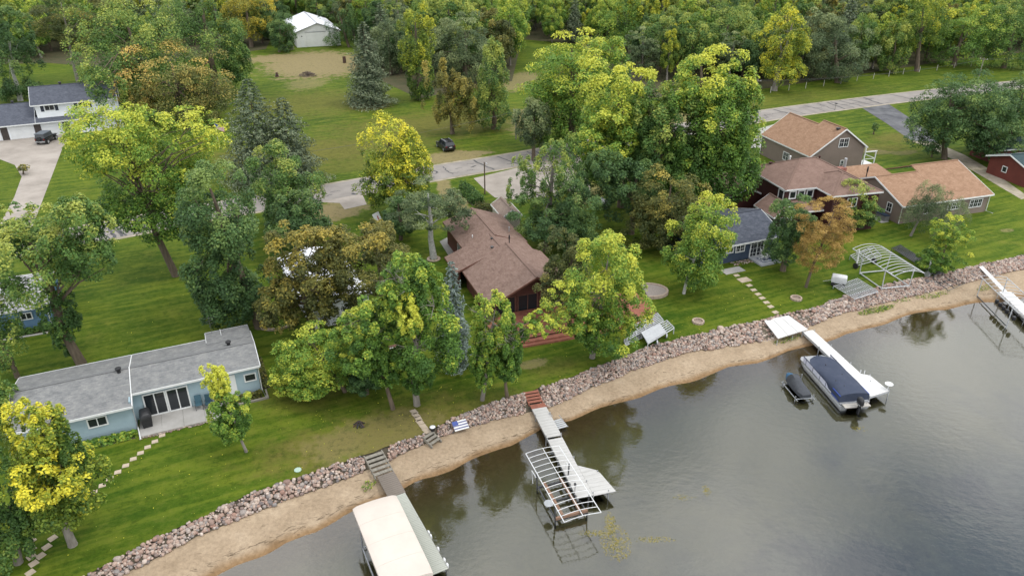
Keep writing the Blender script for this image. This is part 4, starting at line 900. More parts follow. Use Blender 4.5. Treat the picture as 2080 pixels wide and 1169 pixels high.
# stepping stones
M_paver = mat('tan_paver', (.46, .38, .29), (.34, .28, .21), 1.5, .9, 0, .3, 9)
def stepping(pxs, z, sx, sy, rz, label, group):
    for i, (a, b) in enumerate(pxs):
        o = MB().prism([(-sx / 2, -sy / 2), (sx / 2, -sy / 2 + .02), (sx / 2 - .02, sy / 2), (-sx / 2 + .01, sy / 2 - .02)], -.05, .035).build('stepping_stone', M_paver); p = G(a, b); o.location = p
        o.rotation_euler = (0, 0, rz + rnd.uniform(-.12, .12)); tag(o, label, 'stepping stone', group)
Z7 = lambda l: [(x * .3421, 769 + y * .3421) for x, y in l]
stepping(Z7([(963, 335), (920, 372), (877, 405), (835, 440), (792, 475), (747, 515), (700, 553), (653, 592), (608, 632), (558, 672)]), 0, .45, .42, TH, 'square tan stepping stone in the diagonal row from the ranch patio', 'stepping stones from the ranch patio')
stepping(Z7([(185, 912), (187, 958), (187, 1007), (187, 1055), (200, 1095), (180, 1150), (313, 945), (278, 997), (242, 1050)]), 0, .5, .46, TH + .5, 'tan stepping stone in the forked path under the yellow tree', 'stepping stones under the yellow tree')
stepping([(322, 876)], 0, .95, .42, TH, 'wide pale slab at the middle of the patio edge', None)
Z6 = lambda l: [(1380 + x * .3421, 390 + y * .3421) for x, y in l]
stepping(Z6([(340, 495), (415, 554), (441, 581), (467, 606), (491, 629), (517, 655), (542, 680), (570, 713)]), 0, .62, .5, R(20), 'tan stepping stone in the row from the navy cottage to the beach', 'stepping stones from the navy cottage')
stepping(Z6([(385, 521)]), 0, 1.35, 1.0, R(20), 'large square tan slab in the navy cottage path', None)
stepping([(841, 836), (845, 843), (850, 850), (853, 857), (860, 866), (866, 874)], 0, .6, .5, R(-60), 'mossy tan stepping stone leading down to the small wooden steps', 'stepping stones to the small wooden steps')

# ------------------------------------------------------------------ B: blue garage under the oak
u = R(22); bp = G(105, 660)
H2 = thing('blue_garage', bp, u, 'deep blue garage with pale grey roof under the broad green oak', 'garage')
M_palemetal = shingles('shingle_pale', (.27, .26, .27), (.33, .325, .33), (.4, .39, .39))
gable(H2, -8.0, .35, (-.55, 2.35), (3.6, 3.7), (7.7, 2.35), M_palemetal)
Wall(H2, (-7.8, 0), (0, 0), 2.35, M_bluesiding2, .26).window(5.55, 1.0, 1.0, .75, 2); Wall(H2, (0, 0), (0, 7.2), [(0, 2.35), (3.6, 3.6), (7.2, 2.35)], M_bluesiding2, .26); Wall(H2, (0, 7.2), (-7.8, 7.2), 2.3, M_bluesiding2, .26)
Wall(H2, (-7.8, 7.2), (-7.8, 0), [(0, 2.35), (3.6, 3.6), (7.2, 2.35)], M_bluesiding2, .26)
spout(H2, [(.2, -.5, 2.25), (.05, -.1, 2.0), (.05, -.1, .1)])
hb = Vector((-3.4, -.75, 0)); hb.rotate(Matrix.Rotation(u, 3, 'Z'))
clump('hedge', 'clipped dark green hedge strip along the blue garage wall', bp + hb, u, 7.2, 1.0, .55, 'green', 1400, .22, 'hedge', tint=.3)
hb = Vector((-3.6, -1.5, -.02)); hb.rotate(Matrix.Rotation(u, 3, 'Z'))
o = MB().box((0, 0, .03), (7.0, .28, .08)).build('concrete_curb', M_concrete); o.location = bp + hb; o.rotation_euler = (0, 0, u); tag(o, 'narrow concrete curb in front of the clipped hedge', 'curb')

# ------------------------------------------------------------------ C: brown house with cedar deck. local x = left across (t), local y = away from the lake
AX = math.atan2(-.342, -.94)                    # direction of local x (to the left of the ridge)
ca = Vector((-.6, 70.3, LAWN))
H3 = thing('brown_house', ca, AX, 'sprawling brown roofed house with cedar deck facing the lake', 'house')
# with rz = AX, local x -> n (left), local y -> (sin.. ) points along a (lakeward)
def ridge_y(root, y0, y1, l, r, rt, m):          # l=(x,z) left eave, r=(x,z) ridge, rt right eave; ridge runs along local y
    uvslab('roof_slope', [(l[0], y0, l[1]), (r[0], y0, r[1]), (r[0], y1, r[1]), (l[0], y1, l[1])], .1, m, root, ((0, y0, 0), (0, y1, 0)))
    uvslab('roof_slope', [(rt[0], y0, rt[1]), (r[0], y0, r[1] - .002), (r[0], y1, r[1] - .002), (rt[0], y1, rt[1])], .1, m, root, ((0, y0, 0), (0, y1, 0)))
    MB().beam((r[0], y0, r[1] + .01), (r[0], y1, r[1] + .01), .26, .04).build('ridge_cap', m, root)
M_browntrim = mat('brown_trim', (.16, .075, .055), (.12, .055, .04), 3, .6)
def trim_y(root, y0, y1, l, r, rt, m, ends=(0, 1)):
    sg = [((q[0], y0, q[1] - .1), (q[0], y1, q[1] - .1)) for q in (l, rt)]
    for y in [(y0, y1)[e] for e in ends]: sg += [((l[0], y, l[1] - .1), (r[0], y, r[1] - .1)), ((r[0], y, r[1] - .1), (rt[0], y, rt[1] - .1))]
    fascia(root, sg, m)
for y0, y1, l, r, rt in ((-12.2, -3.4, (3.6, 2.7), (0, 4.0), (-3.7, 2.65)), (-3.85, .3, (5.7, 2.05), (.5, 4.05), (-3.4, 2.8)), (0, 8.7, (4.9, 2.1), (0, 4.5), (-3.9, 2.95))):
    ridge_y(H3, y0, y1, l, r, rt, SH_brown); trim_y(H3, y0, y1, l, r, rt, M_browntrim)
for a, b, pf in (((-3.3, -11.8), (3.2, -11.8), [(0, 2.6), (3.25, 3.8), (6.5, 2.6)]), ((3.2, -11.8), (3.2, -3.4), 2.65), ((5.2, -3.4), (5.2, 0), 2.1), ((3.2, -3.45), (5.2, -3.45), 2.1), ((4.4, 0), (4.4, 7.4), 2.2), ((4.4, 7.4), (-3.4, 7.4), [(0, 2.2), (4.4, 4.35), (7.8, 3.0)]), ((-3.4, 7.4), (-3.4, -11.8), 2.7)):
    wall_ = Wall(H3, a, b, pf, M_brownsiding)
    if a == (4.4, 7.4):
        for k in range(3): wall_.window(.6 + k * 2.3, .3, 2.1, 1.9, 2, M_browntrim, name='picture_window')
    if a == (3.2, -11.8): wall_.window(4.5, 1, 1.2, 1.0, 2)
vent(H3, (-.55, -.6, 3.95), .07, 1.1, M_black, 'stove_pipe'); vent(H3, (1.3, -.8, 3.7), .16, .25, M_darksteel); vent(H3, (.7, -2.6, 3.9), .15, .2); vent(H3, (2.1, -5.2, 3.25), .06, .35, M_white); vent(H3, (-2.4, -5.8, 3.2), .08, .5, M_alu)
dk = thing('cedar_deck', ca, AX, 'red brown cedar deck with curved steps before the brown house', 'deck')
bi = 0
for k in range(30):
    y = 7.6 + k * .165; xr = 5.2 - max(0, (k - 22)) * .25; xl = -11.2 + max(0, (k - 20)) * .12
    MB().bbox(xl, xr, y, y + .15, .5, .55).build('plank', M_deck, dk)
for i, (dy, z) in enumerate(((12.56, .36), (12.9, .19))):
    pts_ = [(-11 + .3 * i, dy - .02)] + [(5.0 - .5 * i - 16 * k / 12, dy + .32 + .22 * math.sin(math.pi * k / 12)) for k in range(13)] + [(4.9, dy - .02)]
    MB().prism([(x, y) for x, y in ([(4.8, dy - .04)] + [(4.8 - 15.4 * k / 14, dy + .3 + .25 * math.sin(math.pi * k / 14)) for k in range(15)] + [(-10.6, dy - .04)])], 0, z).build('step', M_deck, dk)
MB().bbox(-11.1, 5.0, 7.7, 12.4, 0, .48).build('skirt', M_browntrim, dk)
M_curb = mat('paver_curb', (.42, .33, .26), (.32, .25, .2), 3, .9)
pb = thing('raised_bed', G(1318, 593), 0, 'round raised river stone bed with tan curb beside the cedar deck', 'garden bed')
arc = [(1.9 * math.cos(a), 1.5 * math.sin(a)) for a in [R(-100 + 16 * k) for k in range(14)]]
MB().prism(arc, 0, .22).build('gravel', mat('river_gravel', (.36, .31, .27), (.22, .19, .17), 9, .9, 0, .6, 14), pb)
for k in range(13):
    a, b = arc[k], arc[k + 1]; MB().beam((a[0], a[1], .16), (b[0] * .99 + a[0] * .01, b[1] * .99 + a[1] * .01, .16), .22, .32).build('curb_block', M_curb, pb)

# ------------------------------------------------------------------ white roofed cottage under the rust oak
M_whiteroof = mat('white_metal_roof', (.72, .73, .76), (.62, .63, .66), .6, .45)
H4 = thing('white_cottage', (-20.4, 69.0, LAWN), R(-62), 'white metal roofed cottage half hidden under the rust brown oak', 'cottage')
for l, r in (((-3.2, 2.5), (0, 3.2)), ((3.2, 2.5), (0, 3.198))): uvslab('roof_slope', [(-3.6, l[0], l[1]), (9.0, l[0], l[1]), (9.0, r[0], r[1]), (-3.6, r[0], r[1])], .08, M_whiteroof, H4, ((0, 0, 0), (1, 0, 0)))
rib = MB()
for k in range(21):
    x = -3.3 + k * .6; rib.beam((x, -3.2, 2.52), (x, 0, 3.22), .04, .04); rib.beam((x, 3.2, 2.52), (x, 0, 3.22), .04, .04)
rib.build('roof_rib', M_whiteroof, H4)
for a, b in (((-3.3, -2.8), (8.7, -2.8)), ((8.7, -2.8), (8.7, 2.8)), ((8.7, 2.8), (-3.3, 2.8)), ((-3.3, 2.8), (-3.3, -2.8))):
    wq = Wall(H4, a, b, 2.55, M_whitesiding); wq.window(1.5, .9, 1.2, 1.0, 2)
lt = thing('porch_lattice', G(792, 742), R(25), 'dark porch with white railing below the green maple', 'porch')
MB().box((0, .8, .5), (2.4, 1.6, 1.0)).build('porch_base', M_browntrim, lt)
for k in range(9): MB().box((-1.1 + k * .28, -.05, 1.35), (.05, .05, .7)).build('baluster', M_white, lt)
MB().box((0, -.05, 1.72), (2.4, .08, .07)).build('rail', M_white, lt)
rb_ = thing('brick_planter', G(598, 622), R(30), 'red brick planter wall beside the dark maple trunk', 'planter')
for j in range(4):
    for k in range(5): MB().box((-.56 + k * .28 + (j % 2) * .1, 0, .08 + j * .16), (.265, .22, .15)).build('brick', M_brick, rb_)
cb = thing('curved_flower_bed', G(560, 655), 0, 'curved bed of pale green ground cover by the dark maple', 'garden bed')
rng = np.random.default_rng(5); n_ = 700; aa = rng.uniform(0, 6.28, n_); q = rng.uniform(0, 1, n_) ** .5
link('foliage', leaf_mesh('foliage', np.stack([q * np.cos(aa) * 1.5, q * np.sin(aa) * 1.3, .1 + rng.uniform(0, .25, n_)], 1), unit(rng.normal(size=(n_, 3)) * .4 + [0, 0, 1]), np.full(n_, .2), .7, .55 + rng.normal(size=n_) * .15, rng), LEAF['lime'], cb)
arc = [(1.75 * math.cos(R(180 + 15 * k)), 1.5 * math.sin(R(180 + 15 * k))) for k in range(13)]
for k in range(12): MB().beam((*arc[k], .1), (*arc[k + 1], .1), .16, .24).build('edging_block', M_curb, cb)
sh = thing('garden_shed', (-1.1, 84.2, LAWN), R(-72), 'small tan garden shed with brown gable roof by the concrete pad', 'shed')
gable(sh, -4.6, .3, (-.2, 1.9), (1.1, 2.75), (2.4, 1.9), SH_shed, M_white)
M_shedwall = mat('shed_wall', (.46, .42, .36), (.4, .36, .31), 1, .7)
for a, b, pf in (((-4.4, 0), (0, 0), 1.9), ((0, 0), (0, 2.2), [(0, 1.9), (1.1, 2.6), (2.2, 1.9)]), ((0, 2.2), (-4.4, 2.2), 1.9), ((-4.4, 2.2), (-4.4, 0), [(0, 1.9), (1.1, 2.6), (2.2, 1.9)])): Wall(sh, a, b, pf, M_shedwall, .3)
pt = thing('propane_tank', G(1222, 420), R(40), 'white rounded propane tank under the dark trees', 'tank')
MB().lathe((0, 0, 0), [(.02, -1.2), (.3, -1.13), (.42, -.98), (.45, -.8), (.45, .8), (.42, .98), (.3, 1.13), (.02, 1.2)], 16).build('tank_body', M_white, pt, True).matrix_basis = Matrix.Translation((0, 0, .75)) @ Matrix.Rotation(R(90), 4, 'X')
for y in (-.7, .7): MB().box((0, y, .16), (.6, .15, .34)).build('foot', M_concrete, pt)
MB().lathe((0, 0, 1.18), [(.12, 0), (.12, .14), (.05, .2)], 10).build('valve_dome', M_alu, pt)
clump('shrub_row', 'bushy green shrub row beside the concrete pad', G(957, 400), R(-68), 7, 2.2, 1.5, 'green', 2600, .26, 'shrubs', tint=.25)
clump('barberry_shrub', 'round rust red barberry shrub behind the brown house', G(988, 425), 0, 3.0, 2.0, 1.3, 'rust', 900, .2, 'shrub', tint=.15)
# yard pole by the concrete pad
yp = thing('utility_pole', G(985, 394), 0, 'thin brown yard light pole at the concrete pad corner', 'pole')
MB().path([(0, 0, -.2), (0, 0, 4.6)], [.1, .08], 8).build('pole', mat('pole_wood', (.14, .10, .075), (.09, .07, .05), 3, .9), yp); MB().path([(0, 0, 4.4), (.25, -.2, 4.55)], .03, 5).lathe((.3, -.25, 4.42), [(.12, 0), (.1, .1), (.04, .16)], 8).build('lamp', M_alu, yp)

# ------------------------------------------------------------------ D: tan garage / house, ridge towards the lake
AD = math.atan2(.276, .961)                      # local x to the right across, local y away from the lake
H5 = thing('taupe_house', (48.2, 106.4, LAWN), AD, 'tall taupe gabled house with orange tan roof beside the road', 'house')
ridge_y(H5, -.35, 5.0, (-4.75, 3.2), (.75, 6.95), (5.2, 3.9), SH_tan); trim_y(H5, -.35, 5.0, (-4.75, 3.2), (.75, 6.95), (5.2, 3.9), M_white, (0,))
ridge_y(H5, 5.0, 12.4, (-4.75, 3.2), (0, 6.43), (4.75, 3.2), SH_tan); trim_y(H5, 5.05, 12.4, (-4.75, 3.2), (0, 6.43), (4.75, 3.2), M_white, (1,))
wg = Wall(H5, (-4.5, 0), (4.9, 0), [(0, 3.2), (5.25, 6.75), (9.4, 3.95)], M_tansiding, .22)
wg.window(4.6, 4.1, 1.7, 1.35, 2, grid=2); wg.window(5.5, .9, 1.2, 1.2, 2, grid=2)
wd_ = Wall(H5, (-4.5, 12.2), (-4.5, 0), 3.25, M_tansiding, .22); wd_.window(6.0, .9, 1.5, 1.3, 2, grid=2)
Wall(H5, (4.9, 0), (4.9, 12.2), 3.25, M_tansiding, .22); Wall(H5, (4.9, 12.2), (-4.5, 12.2), [(0, 3.2), (4.7, 6.2), (9.4, 3.2)], M_tansiding, .22)
vent(H5, (.25, .9, 6.55), .32, .3); spout(H5, [(-4.8, 12.2, 3.1), (-4.6, 12.1, 2.8), (-4.6, 12.1, .1)])
br = thing('breezeway_roof', (48.2, 106.4, LAWN), AD, 'white railed stair landing at the taupe house right corner', 'porch')
MB().box((6.1, 1.0, .5), (2.2, 2.2, 1.0)).build('landing', M_white, br)
for p in ((5.1, -.1), (7.1, -.1), (5.1, 2.05), (7.1, 2.05)): MB().box((p[0], p[1], 1.5), (.12, .12, 3.0)).build('post', M_white, br)
MB().beam((5.1, -.1, 1.9), (7.1, -.1, 1.9), .06, .08).beam((7.1, -.1, 1.9), (7.1, 2.05, 1.9), .06, .08).build('rail', M_white, br)
MB().beam((5.0, -.15, 3.05), (7.2, -.15, 3.05), .12, .14).beam((5.0, 2.1, 3.05), (7.2, 2.1, 3.05), .12, .14).build('beam', M_white, br)

# ------------------------------------------------------------------ E: dark red two storey house
AE = R(14)
H6 = thing('dark_red_house', (33.6, 85.6, LAWN), AE, 'two storey dark red house with rose brown hipped roof and white trim', 'house')
hip(H6, -.3, 11.2, -.3, 9.0, 4.95, 7.2, SH_rose)
hip(H6, 4.0, 11.0, -3.6, 4.2, 4.93, 6.5, SH_rose, axis='y')
wE = Wall(H6, (0, .1), (4.3, .1), 5.0, M_redsiding); wE.window(.55, 3.55, 1.0, 1.05, 1, fr=.14); wE.window(1.75, 3.55, 1.0, 1.05, 1, fr=.14); wE.window(2.95, 3.55, 1.0, 1.05, 1, fr=.14)
Wall(H6, (4.3, .1), (4.3, -3.3), 5.0, M_redsiding); Wall(H6, (4.3, -3.3), (10.7, -3.3), 5.0, M_redsiding).window(2, 3.2, 1.4, 1.2, 2)
wL = Wall(H6, (0, 8.7), (0, .1), 5.0, M_redsiding); wL.window(.5, 3.2, 1.2, 1.5, 1, fr=.14); wL.window(7.25, 3.1, 1.2, 1.55, 1, fr=.14)
Wall(H6, (10.7, -3.3), (10.7, 8.7), 5.0, M_redsiding); Wall(H6, (10.7, 8.7), (0, 8.7), 5.0, M_redsiding)
uvslab('porch_roof', [(.9, -2.1, 2.65), (4.28, -2.1, 2.65), (4.28, .05, 3.35), (.9, .05, 3.35)], .1, SH_rose, H6, ((0, 0, 0), (1, 0, 0)))
fascia(H6, [((.9, -2.13, 2.56), (4.28, -2.13, 2.56))], M_white)
# small gabled entry at the left front
ridge_y(H6, -2.4, 2.2, (-2.7, 2.35), (-.75, 3.75), (1.1, 2.35), SH_rose); trim_y(H6, -2.4, 2.2, (-2.7, 2.35), (-.75, 3.75), (1.1, 2.35), M_white)
wP = Wall(H6, (-2.4, -2.0), (.8, -2.0), [(0, 2.4), (1.65, 3.6), (3.2, 2.4)], M_redsiding); wP.window(.85, .35, 1.5, 1.75, 2, grid=3)
Wall(H6, (-2.4, 2.0), (-2.4, -2.0), 2.4, M_redsiding); Wall(H6, (.8, -2.0), (.8, .1), 2.6, M_redsiding)
# lower rear wing to the left, behind
ridge_y(H6, 5.0, 11.5, (-4.4, 2.6), (-1.9, 3.6), (0.05, 2.7), SH_rose); trim_y(H6, 5.0, 11.5, (-4.4, 2.6), (-1.9, 3.6), (.0, 2.7), M_white)
Wall(H6, (-4.1, 11.2), (-4.1, 5.2), 2.6, M_redsiding).slab('door', 3.6, 4.6, .05, 2.1, 0, .07, M_white); Wall(H6, (-4.1, 5.2), (0, 5.2), [(0, 2.6), (2.2, 3.45), (4.1, 2.6)], M_redsiding)
vent(H6, (3.7, 5.6, 6.9), .12, .35, M_white); vent(H6, (1.8, 6.8, 5.95), .22, .25, M_redsiding); vent(H6, (2.9, -1.0, 3.0), .2, .25, M_redsiding); vent(H6, (8.6, 6.3, 6.4), .15, .3, M_redsiding)
for p, lab in (((-2.9, -.6), 'covered dark grill against the dark red entry wall'),):
    q = Vector((p[0], p[1], 0)); q.rotate(Matrix.Rotation(AE, 3, 'Z')); o = thing('covered_grill', Vector((33.6, 85.6, LAWN)) + q, AE, lab, 'grill')
    MB().loft([[(x * s_, y * s_, z) for x, y in ((-.4, -.6), (.4, -.6), (.4, .6), (-.4, .6))] for s_, z in ((.9, 0), (1, .7), (.8, 1.05), (.5, 1.2))]).build('cover', M_black, o, True)

# ------------------------------------------------------------------ F: tan ranch on the right
AF = R(18)
H7 = thing('taupe_ranch_house', (48.9, 86.4, LAWN), AF, 'low taupe ranch house with orange brown roof beside the willow', 'house')
gable(H7, -.3, 6.5, (-.3, 2.5), (5.2, 4.7), (10.4, 2.6), SH_tan, rake=False)
gable(H7, 6.52, 14.4, (-.3, 2.5), (6.4, 5.18), (12.2, 2.7), SH_tan, rake=False)
fascia(H7, [((-.33, -.3, 2.41), (-.33, 5.2, 4.61)), ((-.33, 5.2, 4.61), (-.33, 10.4, 2.51)), ((14.43, -.3, 2.41), (14.43, 6.4, 5.09)), ((14.43, 6.4, 5.09), (14.43, 12.2, 2.61))], M_white)
wF1 = Wall(H7, (0, .1), (14.1, .1), 2.5, M_tansiding, .22); wF1.window(11.0, .85, 2.1, 1.15, 3, grid=2); wF1.window(7.4, .95, 2.0, 1.0, 3, grid=2); wF1.window(3.4, .9, 1.6, 1.1, 2)
wF2 = Wall(H7, (0, 10.1), (0, .1), [(0, 2.6), (4.9, 4.5), (10, 2.45)], M_tansiding, .22); wF2.window(7.6, .9, .9, 1.3, 1, grid=2)
Wall(H7, (14.1, .1), (14.1, 10.1), [(0, 2.45), (5.1, 4.5), (10, 2.6)], M_tansiding, .22); Wall(H7, (14.1, 10.1), (0, 10.1), 2.6, M_tansiding, .22)
spout(H7, [(14.3, -.25, 2.4), (14.15, 0, 2.1), (14.15, -.02, .15), (14.4, -.9, .1)]); spout(H7, [(-.25, -.25, 2.4), (-.1, 0, 2.1), (-.1, 0, .15)])
uvslab('roof_slope', [(-4.4, 6.6, 2.75), (6, 6.6, 2.95), (6, 11.8, 3.9), (-4.4, 11.8, 3.9)], .12, SH_tan, H7, ((0, 0, 0), (1, 0, 0))); fascia(H7, [((-4.4, 6.57, 2.66), (-.35, 6.57, 2.74)), ((-4.43, 6.6, 2.66), (-4.43, 11.8, 3.8))], M_white)
Wall(H7, (-4.1, 11.5), (-4.1, 7.0), 2.7, M_tansiding, .22); Wall(H7, (-4.1, 7.0), (0, 7.0), 2.7, M_tansiding, .22)
for j in range(5):
    for k in range(3): MB().box((-1.85 + k * .42, 10.2, 3.6 + j * .2), (.41, .9, .19)).build('chimney_brick', M_brick, H7)
MB().path([(-.9, 10.2, 4.5), (-.9, 10.2, 5.7)], .2, 10).build('chimney_flue', M_alu, H7, True); vent(H7, (1.6, 8.6, 3.3), .1, 1.5, M_black, 'stove_pipe')
def loc7(u, v): q = Vector((u, v, 0)); q.rotate(Matrix.Rotation(AF, 3, 'Z')); return Vector((48.9, 86.4, LAWN)) + q
bx_ = thing('deck_box', loc7(-.75, 2.1), AF + R(90), 'grey deck box with navy lid against the taupe ranch wall', 'box')
MB().box((0, 0, .35), (1.6, .7, .7)).build('body', mat('grey_plastic', (.22, .22, .22), (.18, .18, .18), 3, .6), bx_); MB().box((0, 0, .74), (1.68, .78, .08)).build('lid', mat('navy_plastic', (.03, .045, .08), (.025, .04, .07), 3, .5), bx_)
gc = thing('golf_cart', loc7(-1.6, 6.2), AF + R(100), 'white golf cart parked beside the taupe ranch wall', 'golf cart')
MB().loft([[(x, y * s_, z) for y, z in ((-.55, .3), (.55, .3), (.55, h), (-.55, h))] for x, s_, h in ((-1.2, .8, .6), (-1.0, 1, .85), (-.2, 1, .8), (.0, 1, .5), (.55, 1, .5), (.7, .95, .95), (1.2, .8, .7))]).build('body', M_white, gc, True)
MB().box((-.35, 0, .95), (.5, 1.0, .22)).build('seat', M_white, gc); MB().box((0, 0, 1.85), (1.7, 1.15, .07)).build('roof', M_white, gc)
for x in (-.75, .75):
    for y in (-.5, .5):
        MB().path([(x, y, .7), (x, y, 1.85)], .025, 5).build('post', M_darksteel, gc); MB().path([(x * 1.0, y - .08, .22), (x, y + .08, .22)], .22, 12).build('wheel', M_rubber, gc)
wk = MB().box((0, 0, .01), (6, 1.2, .06)).build('side_walkway', M_concrete); wk.location = loc7(-1.2, 4.0); wk.rotation_euler = (0, 0, AF + R(90)); wk['kind'] = 'structure'

# ------------------------------------------------------------------ G: navy cottage
AG = R(23)
H8 = thing('navy_cottage', (23.9, 74.8, LAWN), AG, 'navy blue cottage with charcoal roof and white framed windows', 'cottage')
gable(H8, -3.6, 7.6, (-.55, 2.35), (4.0, 3.95), (8.3, 2.6), SH_navy)
wG = Wall(H8, (-3.3, 0), (7.3, 0), 2.4, M_navysiding, .22)
wG.window(3.25, 1.15, 1.0, .75, 2, fr=.12); wG.window(4.5, 1.05, 1.3, .95, 2, fr=.12, grid=2); wG.window(6.55, .1, 2.0, 2.1, 2, fr=.13, name='french_door', grid=4); wG.window(.2, 1.0, 1.2, .95, 2, fr=.12)
wG.slab('wall_light', 9.2, 9.5, 1.6, 1.7, 0, .12, M_white)
Wall(H8, (7.3, 0), (7.3, 7.9), [(0, 2.4), (4, 3.8), (7.9, 2.55)], M_navysiding, .22); Wall(H8, (7.3, 7.9), (-3.3, 7.9), 2.55, M_navysiding, .22); Wall(H8, (-3.3, 7.9), (-3.3, 0), [(0, 2.55), (3.9, 3.8), (7.9, 2.4)], M_navysiding, .22)
def loc8(u, v, z=0): q = Vector((u, v, z)); q.rotate(Matrix.Rotation(AG, 3, 'Z')); return Vector((23.9, 74.8, LAWN)) + q
pc = thing('porch_deck', loc8(4.6, -1.25), AG, 'grey plank porch deck at the navy cottage door', 'deck')
M_porch = mat('grey_deck_paint', (.40, .41, .43), (.33, .34, .36), 2, .7)
for k in range(14): MB().bbox(-1.45, 1.5, -1.15 + k * .165, -1.15 + k * .165 + .155, .18, .22).build('plank', M_porch, pc)
MB().bbox(-1.4, 1.45, -1.1, 1.1, .0, .178).build('skirt', M_porch, pc)
rg = thing('porch_rug', loc8(4.75, -1.3, .222), AG, 'navy and white patterned rug on the porch deck', 'rug')
MB().box((0, 0, .008), (1.9, 1.25, .014)).build('rug_field', mat('navy_rug', (.04, .06, .12), (.10, .13, .2), 6, .95), rg)
for s_ in (-1, 1): MB().box((0, s_ * .45, .018), (1.7, .08, .008)).build('stripe', M_white, rg); MB().box((s_ * .78, 0, .018), (.08, .8, .008)).build('stripe', M_white, rg)
def rocker(p, rz, lab):
    c = thing('rocking_chair', p, rz, lab, 'chair')
    for k in range(5): MB().box((-.2 + k * .1, 0, .42), (.085, .48, .025)).build('seat_slat', M_white, c)
    for k in range(5): MB().box((-.2 + k * .1, .3, .84), (.06, .025, .8), 0, 0, R(-14)).build('back_slat', M_white, c)
    MB().box((0, .41, 1.24), (.56, .03, .1), 0, 0, R(-14)).build('top_rail', M_white, c)
    for x in (-.28, .28):
        MB().path([(x, -.55 + .11 * k, .03 + .0105 * (k - 4.5) ** 2 * .55) for k in range(11)], .022, 5).build('rocker', M_white, c)
        MB().box((x, -.02, .66), (.08, .55, .025)).build('armrest', M_white, c)
        MB().path([(x, -.22, .05), (x, -.22, .66)], .022, 5).build('leg', M_white, c); MB().path([(x, .2, .05), (x, .44, 1.28)], .024, 5).build('leg', M_white, c)
rocker(loc8(4.25, -1.35, .225), AG + R(60), 'white wooden rocking chair nearer the french doors'); rocker(loc8(5.55, -1.2, .225), AG - R(55), 'white wooden rocking chair nearer the dark crabapple')
st = thing('side_table', loc8(4.95, -1.15, .235), AG, 'little white table between the two rocking chairs', 'table')
MB().cyl((0, 0, .38), .2, .03, 14).build('top', M_white, st); MB().cyl((0, 0, 0), .03, .38, 8).build('leg', M_white, st); MB().cyl((0, 0, 0), .14, .02, 12).build('base', M_white, st)
rk = thing('foundation_rocks', loc8(1.6, -.6), AG, 'bed of small tan rocks along the navy cottage wall', 'rock bed')
for k in range(60):
    o = link('stone', PMESH[k % 10], None, rk); s_ = es.uniform(.07, .14); o.location = (es.uniform(-1.0, 1.5), es.uniform(-.45, .4), .04); o.scale = (s_, s_ * .8, s_ * .6); o.rotation_euler = (0, 0, es.uniform(0, 6))
o = MB().box((0, 0, .0), (2.6, 1.2, .08)).build('landing_slab', M_concrete); o.location = loc8(-.4, -1.9); o.rotation_euler = (0, 0, AG); tag(o, 'plain concrete landing slab behind the lime maple', 'slab')

# ------------------------------------------------------------------ H: red house at the gravel drive
H9 = thing('red_cabin', (73.4, 100.2, LAWN), R(12), 'brick red cabin with dark green roof at the gravel drive', 'cabin')
M_cabin = mat('brick_red_siding', (.13, .032, .023), (.10, .025, .018), .8, .7)
gable(H9, -.5, 12, (-.5, 2.6), (3.5, 3.9), (7.6, 2.6), SH_green); wH = Wall(H9, (0, 0), (11.6, 0), 2.6, M_cabin, .22); wH.window(2, .9, 1.4, 1.1, 2); Wall(H9, (0, 7.2), (0, 0), [(0, 2.6), (3.6, 3.7), (7.2, 2.6)], M_cabin, .22).window(2.6, 1.0, .9, .9, 1); Wall(H9, (11.6, 0), (11.6, 7.2), 2.6, M_cabin, .22); Wall(H9, (11.6, 7.2), (0, 7.2), 2.6, M_cabin, .22)
H9b = thing('red_shed', (75.5, 111.5, LAWN), R(12), 'small red outbuilding behind the brick red cabin', 'shed')
gable(H9b, -.4, 6.5, (-.4, 2.3), (2.5, 3.3), (5.4, 2.3), SH_green); 
for a, b, pf in (((0, 0), (6.2, 0), 2.3), ((0, 5), (0, 0), [(0, 2.3), (2.5, 3.1), (5, 2.3)]), ((6.2, 5), (0, 5), 2.3), ((6.2, 0), (6.2, 5), 2.3)): Wall(H9b, a, b, pf, M_cabin, .22)
rr_ = thing('rock_border', (73.2, 99.0, LAWN), R(12), 'border of pale rocks round the brick red cabin corner', 'rock bed')
for k in range(26):
    o = link('stone', PMESH[k % 10], None, rr_); s_ = es.uniform(.12, .22); o.location = (-.6 + k * .18, es.uniform(-.25, .25), .06); o.scale = (s_, s_ * .8, s_ * .7)
tbk = thing('half_barrel', (74.9, 97.6, LAWN), 0, 'dark half barrel planter by the rock border', 'planter'); MB().lathe((0, 0, 0), [(.36, 0), (.44, .4), (.42, .62), (.36, .62), (.34, .5)], 14).build('staves', M_black, tbk, True); MB().lathe((0, 0, .38), [(.45, 0), (.45, .06)], 14).build('hoop', M_darksteel, tbk)

